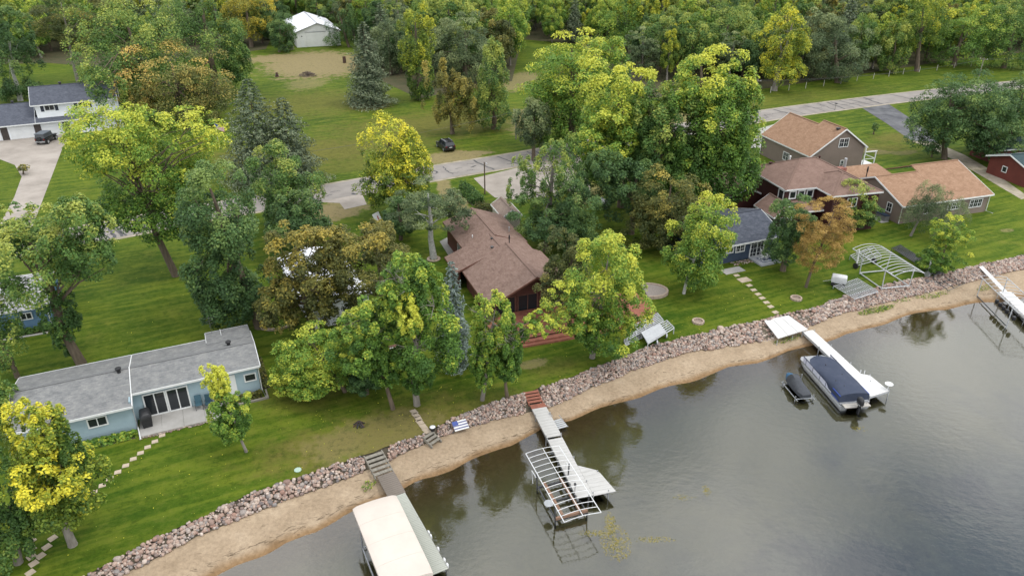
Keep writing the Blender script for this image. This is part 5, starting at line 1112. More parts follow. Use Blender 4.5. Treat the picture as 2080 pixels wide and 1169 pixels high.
# ------------------------------------------------------------------ W: white house top left
AW = R(26)
H10 = thing('white_house', (-87.6, 124.5, LAWN), AW, 'white two storey house with slate roof and attached garages', 'house')
gable(H10, -14, 5.2, (-.05, 2.5), (5.6, 5.1), (10.6, 2.5), SH_slate)
uvslab('roof_slope', [(5.22, -.05, 2.5), (19, -.05, 2.5), (19, 1.5, 3.2), (5.22, 1.5, 3.2)], .1, SH_slate, H10, ((0, 0, 0), (1, 0, 0))); fascia(H10, [((5.22, -.08, 2.42), (19, -.08, 2.42))], M_white)
gable(H10, 5.1, 19, (.75, 5.35), (5.6, 7.7), (10.6, 5.35), SH_slate)
wW = Wall(H10, (-13.7, .4), (18.7, .4), 2.5, M_whitesiding, .2)
M_gdoor = mat('garage_door', (.64, .65, .65), (.58, .59, .59), .8, .6); M_darkdoor = mat('dark_brown_door', (.045, .035, .032), (.06, .05, .045), 4, .6)
for t0, t1 in ((9.6, 13.4), (14.8, 18.4), (19.6, 22.6)):
    gd = wW.slab('garage_door', t0, t1, .02, 2.15, 0, .06, M_gdoor)
    for k in range(4):
        mb = MB(); wW.bx(mb, t0 + .06, t1 - .06, .06 + k * .52, .53 + k * .52, .06, .085); mb.build('door_panel', M_gdoor, gd)
for t0 in (13.5, 18.5, 22.9): wW.slab('door', t0, t0 + 1.05, .02, 2.2, 0, .07, M_darkdoor)
wU = Wall(H10, (5.7, 1.2), (18.7, 1.2), [(0, 5.4), (13, 5.4)], M_whitesiding, .2, z0=3.0)
for t0 in (1.4, 6.6):
    wU.window(t0, 4.2, 1.5, .95, 2, M_white, .07)
    for x in (t0 - .62, t0 + 1.57): wU.slab('shutter', x, x + .5, 4.1, 5.2, 0, .06, mat('shutter', (.03, .035, .05), (.025, .03, .042), 4, .6))
Wall(H10, (5.7, 10.2), (5.7, 1.2), [(0, 5.3), (4.6, 7.5), (9, 5.3)], M_whitesiding, .2, z0=2.6); Wall(H10, (18.7, .4), (18.7, 10.2), [(0, 5.3), (5.2, 7.5), (9.8, 5.3)], M_whitesiding, .2); Wall(H10, (18.7, 10.2), (-13.7, 10.2), 2.5, M_whitesiding, .2); Wall(H10, (-13.7, 10.2), (-13.7, .4), [(0, 2.5), (4.6, 5), (9.8, 2.5)], M_whitesiding, .2)
vent(H10, (10.0, 5.7, 7.6), .25, .55); vent(H10, (13.5, 6.5, 7.3), .08, .6, M_white); vent(H10, (2.0, 5.8, 5.0), .22, .55)
# barn
HB = thing('pole_barn', (-62.8, 223.4, LAWN), R(21), 'white metal pole barn with gable roof at the dirt clearing', 'barn')
M_barn = mat('white_barn_metal', (.66, .66, .63), (.60, .60, .57), .6, .55)
gb = R(21)
for l, sgn in ((-.5, 1), (13.1, -1)): uvslab('roof_slope', [(l, -.4, 4.2), (l, 30, 4.2), (6.3, 30, 6.6 - .001 * sgn), (6.3, -.4, 6.6 - .001 * sgn)], .12, M_whiteroof, HB, ((0, 0, 0), (0, 1, 0)))
wB = Wall(HB, (0, 0), (12.6, 0), [(0, 4.3), (6.3, 6.5), (12.6, 4.3)], M_barn, .5); Wall(HB, (0, 29.5), (0, 0), 4.3, M_barn, .5); Wall(HB, (12.6, 0), (12.6, 29.5), 4.3, M_barn, .5); Wall(HB, (12.6, 29.5), (0, 29.5), [(0, 4.3), (6.3, 6.5), (12.6, 4.3)], M_barn, .5)
wB.slab('sliding_door', 2.9, 8.2, .05, 4.0, .04, .12, M_barn); wB.slab('door_track', 2.6, 8.6, 4.05, 4.25, .04, .16, M_alu); wB.slab('service_door', 1.2, 2.2, .05, 2.1, .04, .1, M_white); wB.slab('sign_plate', 1.5, 1.75, 2.9, 3.2, .04, .09, M_black)
fascia(HB, [((-.5, -.43, 4.13), (6.3, -.43, 6.53)), ((6.3, -.43, 6.53), (13.1, -.43, 4.13))], M_alu, .16); MB().bbox(6.1, 6.5, -.4, 30, 6.58, 6.64).build('ridge_cap', M_alu, HB)

# ------------------------------------------------------------------ docks. local x runs out over the water, y to the left
M_dockgrey = mat('grey_green_planks', (.40, .41, .36), (.28, .29, .25), 1.2, .85, 0, .25, 14, 5, .2, (5, .3, 1))
M_dockold = mat('brown_grey_planks', (.20, .17, .145), (.135, .115, .095), 1.2, .9, 0, .25, 14, 5, .2, (5, .3, 1))
M_dockpale = mat('pale_grey_planks', (.47, .46, .44), (.38, .37, .35), 1.2, .8, 0, .15, 14, 5, .2, (3, .4, 1))
M_dockwhite = mat('white_dock_panel', (.62, .61, .59), (.54, .53, .51), 1.0, .55)
def frame(name, A, B, label, cat):
    d = B - A; rz = math.atan2(d.y, d.x); o = thing(name, (A.x, A.y, 0), rz, label, cat); o['_len'] = 0; del o['_len']; return o, d.length
def planks(root, x0, x1, y0, y1, z, w, m, gap=.012, th=.04, name='plank', rg=None):
    k = 0; x = x0
    mesh = MB().bbox(0, w - gap, y0, y1, -th, 0).build(name, m, root); mesh.location = (x, 0, z); me = mesh.data
    x += w
    while x + w * .6 < x1:
        o = link(name, me, None, root); o.location = (x, 0, z + rnd.uniform(-.004, .004)); x += w
def legs(root, xs_, ys_, z, z0=-1.0, m=None, r=.035):
    for x in xs_:
        for y in ys_: MB().path([(x, y, z0), (x, y, z)], r, 6).build('leg', m or M_alu, root, True)
def stairs(name, A, B, wd, n, z0, z1, m, label, tread=.3):
    """flight of open plank treads down the bank from A (top) to B"""
    o, ln = frame(name, A, B, label, 'stairs'); 
    for s_ in (-1, 1): MB().beam((-.1, s_ * wd / 2, z0 - .12), (ln + .1, s_ * wd / 2, z1 - .12), .06, .22).build('stringer', m, o)
    for k in range(n):
        t = (k + .5) / n; MB().box((ln * t, 0, z0 + (z1 - z0) * t), (tread, wd + .06, .05)).build('tread', m, o)
    return o
# dock 1: weathered wood with tan covered lift
A1, B1 = G(766, 932, LAWN), G(893, 1160, .75); A1.z = 0
E1 = A1.lerp(Vector((B1.x, B1.y, 0)), .22)
s1 = stairs('wooden_stairs', G(758, 921, LAWN), G(780, 960, .8), 1.35, 5, 1.06, .72, M_greywood, 'grey wooden stairs through the rock bank to the weathered dock', .28)
d1, L1 = frame('wooden_dock', G(783, 962, .7), B1, 'weathered grey plank dock beside the tan canopy', 'dock')
planks(d1, 0, 2.45, -.62, .62, .72, .2, M_dockold); planks(d1, 2.45, L1, -.55, .55, .74, .145, M_dockgrey)
MB().bbox(0, L1, -.58, -.52, .52, .69).build('side_beam', M_greywood, d1); MB().bbox(0, L1, .52, .58, .52, .69).build('side_beam', M_greywood, d1)
legs(d1, [2.6, 5.0, 7.4, 9.6], (-.5, .5), .74, -1.4, M_darksteel)
for i, x in enumerate((L1 - 3.3, L1 - 2.95, L1 - 1.75, L1 - .75, L1 - .3)): MB().loft([[(x + .14 * c_ * q, .62 + .08 * s_ * q, z) for c_, s_ in [(math.cos(a * .785), math.sin(a * .785)) for a in range(8)]] for q, z in ((.3, .4), (1, .48), (1, .78), (.3, .85))]).build('bumper', M_white, d1, True)
# canopy lift 1
C0 = G(760, 1019, 2.4); C1 = G(824, 1166, 2.4); l1, LL = frame('covered_boat_lift', C0, C1, 'boat lift with smooth tan canopy beside the weathered dock', 'boat lift')
M_canvas = mat('tan_canvas', (.55, .485, .425), (.49, .435, .38), .5, .7)
sec = []
LL = 7.1
for x, q, zz in ((-.0, 1.0, 2.42), (.12, 1.02, 2.52), (.9, 1.03, 2.56), (LL - .6, 1.03, 2.56), (LL - .05, 1.02, 2.5), (LL, 1.0, 2.34)):
    pr = [(-1.38, -.42), (-1.40, -.02), (-1.15, .10), (-.6, .15), (0, .17), (.6, .15), (1.15, .10), (1.40, -.02), (1.38, -.42)]
    sec.append([(x, y * q, zz + z - (1 - q) * .4 * 0) for y, z in pr] + [(x, y * q * .985, zz + z - .03) for y, z in pr[::-1]])
MB().loft(sec).build('canopy', M_canvas, l1, True)
M_seam = mat('canvas_seam', (.47, .42, .37), (.42, .38, .33), 2, .8)
for x in (1.8, 3.6, 5.4): MB().path([(x, y * 1.03, 2.565 + z) for y, z in pr[1:-1]], .006, 4).build('seam', M_seam, l1)
for s_ in (-1, 1):
    MB().path([(.2, s_ * 1.3, 2.2), (LL - .2, s_ * 1.3, 2.2)], .04, 6).build('canopy_rail', M_alu, l1)
    for x in (1.2, 5.2): MB().path([(x, s_ * 1.3, -1.2), (x, s_ * 1.3, 2.2)], .055, 6).build('post', M_alu, l1)
    MB().path([(1.2, s_ * 1.3, .1), (5.2, s_ * 1.3, .1)], .05, 6).build('lower_rail', M_alu, l1)
for x in (1.2, 5.2): MB().path([(x, -1.3, .15), (x, 1.3, .15)], .05, 6).build('cross_beam', M_alu, l1)
# boat under the canopy
def hull(L_, W_, z0, z1, n=9):
    secs = []
    for k in range(n):
        t = k / (n - 1); w = W_ / 2 * (1 if t < .5 else max(.06, 1 - ((t - .5) / .5) ** 2.2)); sh = z1 + .12 * t * t; x = L_ * t
        secs.append([(x, -w, sh), (x, -w * .92, z0 + .3 * (z1 - z0)), (x, -w * .3, z0 + .12 * t), (x, w * .3, z0 + .12 * t), (x, w * .92, z0 + .3 * (z1 - z0)), (x, w, sh)])
    return secs
rb = thing('covered_runabout', (l1.location.x, l1.location.y, 0), l1.rotation_euler.z, 'dark runabout boat parked beneath the tan canopy', 'boat')
hl = MB().loft(hull(5.6, 2.1, .25, 1.15)).build('hull', M_black, rb, True); hl.rotation_euler = (0, 0, math.pi); hl.location = (6.4, 0, 0)
MB().box((3.7, 1.06, 1.0), (4.4, .04, .12)).build('stripe', M_white, rb); MB().box((3.7, -1.06, 1.0), (4.4, .04, .12)).build('stripe', M_white, rb); MB().box((3.4, 0, 1.25), (3.4, 1.9, .12)).build('tonneau_cover', M_black, rb)

# small steps and painted flag board
stairs('small_wooden_steps', G(868, 880, LAWN), G(884, 898, .6), .95, 3, 1.03, .6, M_greywood, 'short grey plank steps beside the white pot on the rock bank', .24)
pot = thing('flower_pot', G(879, 874), 0, 'white pot with dark rim at the top of the small wooden steps', 'pot'); MB().lathe((0, 0, 0), [(.15, 0), (.24, .3), (.26, .34)], 12).build('pot_body', M_black, pot, True); MB().lathe((0, 0, .3), [(.2, 0), (.22, .06), (.1, .1)], 12).build('pot_fill', M_white, pot, True)
fb = thing('painted_flag_board', G(935, 864, .86), R(24), 'slatted board painted with blue field and white stripes on the rocks', 'sign')
M_flagblue = mat('flag_blue', (.07, .10, .30), (.05, .08, .25), 5, .7); M_flagdk = mat('flag_grey_blue', (.17, .17, .27), (.13, .13, .22), 5, .7)
for k in range(7):
    MB().box((0, .36 - k * .12, .08 + .02), (1.15, .112, .03)).build('slat', M_white if k % 2 == 0 else M_flagdk, fb)
MB().box((-.36, .24, .12), (.44, .36, .012)).build('blue_field', M_flagblue, fb)
fb.rotation_euler = (R(22), 0, R(24)); 
for x in (-.5, .5): MB().box((x, 0, .06), (.06, .9, .04)).build('batten', M_greywood, fb)

# dock 2
s2 = stairs('red_stairs', G(1078, 794, LAWN), G(1088, 817, .8), 1.15, 4, 1.06, .78, M_deck, 'red brown wooden stairs through the rock bank to the pale dock', .26)
A2, B2 = G(1091, 820, .78), G(1190, 1009, .78); d2, L2 = frame('pale_dock', A2, B2, 'pale grey plank dock with six sided end platform beside the white lift frame', 'dock')
planks(d2, 0, .55, -.62, .62, .80, .14, M_deck); planks(d2, .55, 4.45, -.6, .6, .79, .34, M_dockpale, .015); planks(d2, 4.5, L2, -.58, .58, .76, .34, M_dockpale, .015)
pl = [(L2 - 3.2, .59), (L2 - 2.3, 1.75), (L2 - .02, 2.15), (L2 + .0, .59)]
for k in range(8):
    x0 = L2 - 3.2 + k * .4; x1 = x0 + .388
    yl = lambda x: min(.6 + (x - (L2 - 3.2)) * 1.35, 1.8 + .18 * (x - (L2 - 2.3)))
    MB().prism([(x0, .59), (x1, .59), (x1, max(.6, yl(x1))), (x0, max(.6, yl(x0)))], .72, .762).build('platform_plank', M_dockpale, d2)
for y in (-.55, .55): MB().bbox(.4, L2, y - .03, y + .03, .52, .72).build('side_beam', M_alu, d2)
MB().bbox(L2 - 2.4, L2, 1.6, 1.66, .52, .70).build('side_beam', M_alu, d2)
legs(d2, [1.5, 4.2, 7.0, 9.6, L2 - .2], (-.6, .6), .95, -1.3); legs(d2, [L2 - 2.2, L2 - .15], (1.72,), .9, -1.3)
MB().path([(L2 - .5, -.62, .76), (L2 - .5, -.62, 1.55)], .03, 6).build('mooring_post', M_alu, d2); MB().box((L2 - .5, -.62, 1.62), (.16, .12, .2)).build('dock_light', M_darksteel, d2)
ld = thing('dock_ladder', G(1134, 858, .3), R(-66), 'aluminium ladder section lying on the sand beside the pale dock', 'ladder')
for y in (-.42, .42): MB().path([(-.7, y, .15), (.8, y, .05)], .03, 6).build('rail', M_alu, ld)
MB().path([(-.7, -.42, .15), (-.75, -.42, .6), (-.2, -.42, .62)], .025, 6).build('handrail', M_alu, ld)
for k in range(5): MB().box((-.2 + k * .23, 0, .1), (.17, .8, .03)).build('step', M_aluwhite, ld)
# lift 2: bare canopy frame over cradle
P0, P1 = G(1102, 911, 1.85), G(1184, 1048, 1.85); l2, LL2 = frame('framed_boat_lift', P0, P1, 'boat lift with bare white canopy bows beside the pale dock', 'boat lift')
def bows(root, x0, x1, hw, z, rise, n, m, r=.024, rails=3, name='bow'):
    for k in range(n):
        x = x0 + (x1 - x0) * k / (n - 1); MB().path([(x, hw * (-1 + 2 * j / 8), z + rise * (1 - (-1 + 2 * j / 8) ** 2)) for j in range(9)], r, 5).build(name, m, root, True)
    MB().path([(x0, -hw, z), (x1, -hw, z)], r * 1.5, 6).build('side_rail', m, root, True); MB().path([(x0, hw, z), (x1, hw, z)], r * 1.5, 6).build('side_rail', m, root, True)
    if rails > 2: MB().path([(x0, 0, z + rise + .02), (x1, 0, z + rise + .02)], r * 1.2, 6).build('ridge_rail', m, root, True)
bows(l2, 0, LL2, 1.28, 1.78, .13, 14, M_white, .022)
for s_ in (-1, 1):
    for x in (2.0, 5.3): MB().path([(x, s_ * 1.1, -1.2), (x, s_ * 1.22, 1.78)], .05, 6).build('post', M_darksteel, l2, True)
    MB().path([(1.9, s_ * 1.1, .35), (5.4, s_ * 1.1, .35)], .06, 6).build('cradle_rail', M_darksteel, l2); MB().box((3.7, s_ * .62, .55), (3.6, .18, .1)).build('bunk', mat('bunk_wood', (.26, .16, .11), (.2, .12, .08), 4, .9), l2)
    MB().path([(1.4, s_ * 1.25, .2), (1.3, s_ * 1.3, 1.3), (2.1, s_ * 1.3, 1.35)], .03, 6).build('guide_bar', M_white, l2, True)
for x in (2.0, 3.6, 5.3): MB().beam((x, -1.15, .3), (x, 1.15, .3), .12, .14).build('cross_beam', M_darksteel, l2)
MB().box((5.35, 0, .5), (.14, 2.3, .2)).build('bunk_board', mat('bunk_wood', (.26, .16, .11)), l2); MB().lathe((4.4, -1.28, 1.0), [(.3, 0), (.33, .04), (.3, .08)], 14).build('winch_wheel', M_alu, l2)

# ---- dock 3: white panels
d3, L3 = frame('white_dock', G(1640, 671, .78), G(1779, 799, .78), 'white panel dock with wide head and angled end platform beside the pontoon boat', 'dock')
x = -.0; k = 0
cosr, sinr = math.cos(-d3.rotation_euler.z), math.sin(-d3.rotation_euler.z)
def to3(p): q = Vector((p.x - d3.location.x, p.y - d3.location.y)); return (q.x * cosr - q.y * sinr, q.x * sinr + q.y * cosr)
head = [to3(G(a, b, 1.02)) for a, b in ((1551, 650), (1602, 640), (1641, 668), (1580, 687))]
def quadlerp(q, s_, t): a = Vector(q[0]).lerp(Vector(q[1]), s_); b = Vector(q[3]).lerp(Vector(q[2]), s_); return tuple(a.lerp(b, t))
for i in range(3):
    s0, s1_ = i / 3 + .006, (i + 1) / 3 - .006; MB().prism([quadlerp(head, s0, 0), quadlerp(head, s1_, 0), quadlerp(head, s1_, 1), quadlerp(head, s0, 1)], .96, 1.03).build('head_panel', M_dockwhite, d3)
for i, (x0, x1) in enumerate(((.02, 2.95), (2.98, 5.2), (5.23, 7.6), (7.63, 9.0))): MB().bbox(x0, x1, -.56, .56, .74, .80).build('dock_panel', M_dockwhite, d3)
endp = [to3(G(a, b, .8)) for a, b in ((1736, 756), (1767, 762), (1806, 793), (1767, 805), (1744, 783))]
MB().prism(endp, .742, .803).build('end_platform', M_dockwhite, d3); MB().prism([(Vector(p) * .97 + Vector(endp[3]) * .03) for p in endp], .58, .738).build('platform_frame', M_aluwhite, d3)
for y in (-.54, .54): MB().bbox(0, 9.0, y - .025, y + .025, .56, .735).build('side_beam', M_aluwhite, d3)
legs(d3, [.2, 3, 6, 8.8], (-.6, .6), .95, -1.3, M_aluwhite)
for p in (head[0], head[3], quadlerp(head, .5, 1), head[2]): MB().path([(p[0], p[1], -.1), (p[0], p[1], .8)], .035, 6).build('leg', M_aluwhite, d3)
for p in endp[1:4]: MB().path([(p[0], p[1], -1.5), (p[0], p[1], .9)], .035, 6).build('leg', M_aluwhite, d3)
for a, b in ((1747, 759), (1755, 760)): p = to3(G(a, b, .8)); MB().path([(p[0], p[1], .8), (p[0], p[1], 1.2)], .03, 6).build('mooring_post', M_white, d3)
tb_ = thing('round_dock_table', G(1803, 790, .8), 0, 'small round white table on a post at the white dock corner', 'table')
MB().path([(0, 0, -.1), (0, 0, .5)], .035, 8).build('post', M_white, tb_); MB().lathe((0, 0, .5), [(.3, 0), (.33, .02), (.33, .05), (.28, .06)], 18).build('top', M_white, tb_)

# ---- pontoon boat, x forward to the bow
bow, stern = G(1641, 716, .5), G(1738, 822, .5); pn, LP = frame('pontoon_boat', stern, bow, 'pontoon boat under a navy cover moored at the white dock', 'boat')
LP = 7.3
M_navycover = mat('navy_cover', (.032, .042, .07), (.045, .055, .085), 1.2, .75, 0, .25, 2.5)
M_royal = mat('royal_blue_panel', (.03, .07, .32), (.025, .055, .26), 2, .4); M_lav = mat('silver_white_panel', (.62, .63, .72), (.54, .55, .64), 2, .35)
for y in (-.95, .95): MB().path([(.1, y, .18), (LP - 1.1, y, .18), (LP - .5, y, .28), (LP - .05, y, .42)], [.33, .33, .24, .05], 14).build('pontoon', M_alu, pn, True)
MB().prism([(.15, -1.28), (LP - .35, -1.28), (LP, -1.0), (LP, 1.0), (LP - .35, 1.28), (.15, 1.28)], .52, .62).build('deck', M_alu, pn)
MB().bbox(-.35, .35, -1.1, 1.1, .5, .585).build('swim_platform', mat('tan_swim_deck', (.45, .42, .38), (.38, .36, .32), 3, .8), pn)
for y in (-1.24, 1.24):
    MB().box((4.05, y, .88), (4.9, .05, .46)).build('side_panel', M_lav, pn); MB().box((.98, y * 1.002, .92), (1.2, .055, .6)).build('rear_panel', M_royal, pn)
    MB().box((3.55, y, 1.13), (6.0, .06, .05)).build('rail', M_navycover, pn)
    for x in (1.6, 2.6, 3.6, 4.8, 6.0): MB().box((x, y * 1.01, .88), (.04, .06, .5)).build('stanchion', M_navycover, pn)
secs = []
for t in range(15):
    x = .35 + t * (LP - 1.15) / 14; f = t / 14; w = 1.27 * (1 if f < .72 else math.sqrt(max(.0, 1 - ((f - .72) / .285) ** 2.4))); w = max(w, .18); zt = 1.28 + .22 * math.sin(min(1, f * 1.15 + .12) * math.pi) ** .7 - .05 * math.sin(f * 20) * .3; zt -= .1 * f
    drop = .62 if f < .06 else (.78 if f < .3 else 1.08); e = [(-1, drop), (-1, 1.14), (-.86, zt - .08), (-.45, zt), (0, zt + .04), (.45, zt), (.86, zt - .08), (1, 1.14), (1, drop)]
    secs.append([(x, a * w, z) for a, z in e])
MB().loft(secs).build('cover', M_navycover, pn, True)
for x, y in ((1.4, .4), (3.0, -.3), (4.6, .3), (6.0, .2), (2.2, .7)): MB().lathe((x, y, 1.46), [(.04, -.05), (.05, .02), (.02, .05)], 8).build('cover_vent', M_black, pn)
om = thing('outboard_motor', (0, 0, 0), 0, 'x', 'motor'); bpy.data.objects.remove(om)
mo = MB().loft([[(-.45 + x * q, y * q2, z) for x, y in ((-.34, -.12), (-.2, -.2), (.2, -.2), (.3, -.12), (.3, .12), (.2, .2), (-.2, .2), (-.34, .12))] for q, q2, z in ((.75, .8, .85), (1, 1, 1.0), (1, 1, 1.3), (.8, .85, 1.48), (.4, .5, 1.53))]).build('outboard_motor', M_black, pn, True)
MB().box((-.48, 0, .45), (.22, .14, .9)).build('motor_leg', M_black, mo); MB().box((-.42, 0, .98), (.66, .42, .06)).build('motor_band', M_alu, mo); MB().lathe((-.75, 0, -.08), [(.16, 0), (.16, .04)], 8).build('propeller', M_black, mo)
MB().path([(-.05, -.9, .6), (-.1, -.9, 1.0), (-.1, -.4, 1.0), (-.05, -.4, .6)], .025, 6).build('boarding_ladder', M_alu, pn)

# ---- covered jet ski on small lift
ja, jb = G(1637, 800, .7), G(1607, 765, .7); js, _ = frame('jet_ski', ja, jb, 'jet ski under a dark grey cover on a small lift beside the pontoon boat', 'jet ski')
M_greycover = mat('grey_cover', (.045, .048, .055), (.065, .07, .078), 2, .8, 0, .3, 4); M_tealcover = mat('blue_cover_front', (.05, .13, .22), (.035, .1, .18), 2, .7)
def jsec(x, w, zt): return [(x, -w, .42), (x, -w * .95, .75), (x, -w * .45, zt), (x, w * .45, zt), (x, w * .95, .75), (x, w, .42)]
MB().loft([jsec(*q) for q in ((-.15, .4, .72), (.2, .52, .85), (.8, .55, 1.0), (1.4, .55, 1.12), (1.85, .56, 1.32), (2.2, .5, 1.25), (2.5, .45, 1.0))]).build('cover', M_greycover, js, True)
MB().loft([jsec(*q) for q in ((2.51, .44, .99), (2.75, .36, .95), (3.05, .2, .8), (3.2, .06, .66))]).build('cover_front', M_tealcover, js, True)
jl = thing('jet_ski_lift', (ja.x, ja.y, 0), js.rotation_euler.z, 'low grey lift frame holding the covered jet ski', 'boat lift')
for y in (-.75, .75): MB().path([(-.2, y, .22), (2.6, y, .22)], .045, 6).build('side_rail', M_alu, jl); MB().path([(.0, y * .4, .38), (2.5, y * .4, .38)], .05, 6).build('bunk', M_rubber, jl)
for x in (.1, 2.3):
    MB().path([(x, -.8, .2), (x, .8, .2)], .045, 6).build('cross_beam', M_alu, jl)
    for y in (-.8, .8): MB().path([(x, y, -1), (x, y, .5 if y > 0 else 1.1 if x > 1 else .5)], .04, 6).build('post', M_alu, jl)

# ---- dock 4 at the right edge
d4, L4 = frame('narrow_white_dock', G(1994, 543, LAWN), G(2102, 648, .8), 'narrow white dock with gangplank below the second lawn', 'dock')
MB().beam((-.3, 0, 1.02), (5.4, 0, .78), .5, .05).build('gangplank', M_dockwhite, d4)
for i in range(5): MB().bbox(5.45 + i * 2.0, 7.42 + i * 2.0, -.62, .62, .72, .79).build('dock_panel', M_dockwhite, d4)
for y in (-.66, .66): MB().bbox(5.4, 15.4, y - .03, y + .03, .5, .70).build('side_beam', M_dockwhite, d4)
legs(d4, [5.6, 8, 11, 14], (-.7, .7), .9, -1, M_aluwhite)
l4, LL4 = frame('bare_canopy_lift', G(2018, 561, 2.35), G(2096, 634, 2.35), 'bare white canopy frame over dark bumpers at the narrow white dock', 'boat lift')
bows(l4, 0, 8.0, 1.3, 2.3, .15, 11, M_aluwhite, .028, 2)
for s_ in (-1, 1):
    for x in (.4, 6.8): MB().path([(x, s_ * 1.2, -.6), (x, s_ * 1.2, 2.3)], .05, 6).build('post', M_aluwhite, l4)
    MB().path([(.4, s_ * 1.2, .2), (6.8, s_ * 1.2, .2)], .05, 6).build('cradle_rail', M_darksteel, l4)
for k in range(6): MB().lathe((3.0 + k * .7, -.6, .75), [(.16, 0), (.2, .2), (.16, .4)], 10).build('bumper', M_black, l4, True)

# ------------------------------------------------------------------ stored lift frames and racks on the lawn
def rack(name, px, z, n_long, n_cross, m, label, h=.1, r=.03, legs_=True):
    """flat ladder frame between four measured corners (a b far edge, c d near edge)"""
    q = [G(a, b, z) for a, b in px]; c = sum(q, Vector()) / 4; o = thing(name, (c.x, c.y, LAWN), 0, label, 'frame'); q = [p - Vector((c.x, c.y, LAWN)) for p in q]
    L_ = lambda s_, t: q[0].lerp(q[1], s_).lerp(q[3].lerp(q[2], s_), t)
    for k in range(n_long): t = k / (n_long - 1); MB().path([L_(0, t), L_(1, t)], r, 5).build('long_rail', m, o)
    for k in range(n_cross): s_ = k / (n_cross - 1); MB().path([L_(s_, 0) + Vector((0, 0, .05)), L_(s_, 1) + Vector((0, 0, .05))], r * 1.2, 5).build('cross_rail', m, o)
    if legs_:
        for s_, t in ((0, 0), (1, 0), (0, 1), (1, 1)): p = L_(s_, t); MB().path([p, (p.x, p.y, 0)], r, 5).build('leg', m, o)
    return o
rack('stacked_dock_frame', [(1272, 668), (1335, 636), (1347, 651), (1274, 690)], 1.45, 7, 5, M_aluwhite, 'aluminium dock section frames stacked beside the cedar deck', r=.05)
rack('stacked_dock_frame', [(1268, 690), (1330, 655), (1340, 668), (1270, 702)], 1.2, 6, 4, M_alu, 'lower grey frame under the stacked aluminium dock sections', r=.045)
ct = rack('dock_cart_frame', [(1303, 674), (1354, 651), (1369, 666), (1316, 698)], 1.6, 6, 4, M_aluwhite, 'wheeled aluminium dock section with white panel near the rock bank', r=.05)
qa = [G(a, b, 1.68) - ct.location for a, b in ((1302, 675), (1340, 657), (1353, 674), (1316, 697))]; MB().prism([(p.x, p.y) for p in qa], .66, .72).build('panel', M_aluwhite, ct)
for a, b in ((1334, 700), (1353, 686)): p = G(a, b, LAWN) - ct.location; MB().path([(p.x - .06, p.y, .25), (p.x + .06, p.y, .25)], .25, 14).build('wheel', M_alu, ct); MB().path([(p.x, p.y, .25), (p.x, p.y + .1, .7)], .03, 5).build('wheel_strut', M_alu, ct)
rack('slatted_lift_platform', [(1693, 581), (1741, 566), (1783, 592), (1736, 607)], 1.25, 5, 13, M_aluwhite, 'slatted aluminium lift platform leaning on the rock bank', r=.045)
wcart = thing('tarped_trailer', G(1702, 578), R(-25), 'small trailer wrapped in a pale grey tarp by the rusty larch', 'trailer')
MB().loft([[(x * s_, y * s_, z) for x, y in ((-.75, -.5), (.75, -.5), (.75, .5), (-.75, .5))] for s_, z in ((.9, .35), (1, .6), (1, .95), (.85, 1.05))]).build('tarp', mat('pale_tarp', (.58, .58, .58), (.46, .46, .46), 2, .7), wcart, True)
for x in (-.5, .5): MB().path([(x, -.55, .2), (x, -.45, .2)], .2, 12).build('wheel', M_rubber, wcart)
MB().path([(-.75, 0, .4), (-1.5, -.2, .2)], .03, 5).build('tow_bar', M_alu, wcart)
# arched canopy frame standing on the lawn
f0, f1 = G(1762, 498, 3.5), G(1848, 553, 3.5); l5, LL5 = frame('arched_canopy_frame', f0, f1, 'arched white boat canopy frame standing on the lawn on four legs', 'boat lift'); l5.location.z = 0
bows(l5, 0, LL5, 1.75, 3.25, .42, 13, M_aluwhite, .035, 2)
for s_ in (-1, 1): MB().path([(LL5 - .45, s_ * .6, 3.56), (LL5 - .02, s_ * .6, 3.6)], .028, 5).build('end_brace', M_aluwhite, l5)
MB().path([(LL5 - .9, -1.75, 3.25), (LL5 - .9, 1.75, 3.25)], .03, 5).build('end_brace', M_aluwhite, l5)
for s_ in (-1, 1):
    for x in (1.8, 5.6): MB().path([(x, s_ * 1.6, LAWN), (x, s_ * 1.7, 3.25)], .055, 6).build('leg', M_aluwhite, l5)
    MB().path([(1.8, s_ * 1.6, LAWN + .12), (5.6, s_ * 1.6, LAWN + .12)], .06, 6).build('base_rail', M_aluwhite, l5)
for x in (1.8, 5.6): MB().path([(x, -1.6, LAWN + .15), (x, 1.6, LAWN + .15)], .06, 6).build('cross_beam', M_aluwhite, l5)
rack('stacked_lift_frame', [(1727, 519), (1772, 500), (1790, 520), (1742, 534)], 1.5, 6, 5, M_alu, 'grey lift frame stored behind the arched canopy frame', r=.045)
for i, (a, b, lab) in enumerate((((1737, 545), (1774, 535), 'lift axle with black tyres under the arched canopy frame'), ((1882, 562), (1905, 557), 'lift axle with grey wheels and white mast beside the dark lift frame'))):
    p, q = G(*a), G(*b); ax, al = frame('wheel_axle', p, q, lab, 'axle'); ax.location.z = LAWN; m_ = M_rubber if i == 0 else M_alu
    MB().path([(0, 0, .32), (al, 0, .32)], .04, 6).build('axle_bar', M_aluwhite, ax)
    for x in (0, al): MB().path([(x - .09, 0, .32), (x + .09, 0, .32)], .32, 14).build('wheel', m_, ax)
    MB().path([(.1, 0, .32), (.25, .2, 2.1)], .09, 6).build('mast', M_white, ax)
rack('long_dark_lift_frame', [(1812, 504), (1828, 498), (1916, 552), (1898, 559)], 1.5, 3, 7, M_darksteel, 'long dark steel lift frame lying toward the rock bank', r=.045)
rack('long_dark_lift_frame', [(1818, 506), (1832, 500), (1905, 549), (1892, 556)], 1.15, 4, 6, M_alu, 'grey rail frame beneath the long dark lift frame', r=.03)
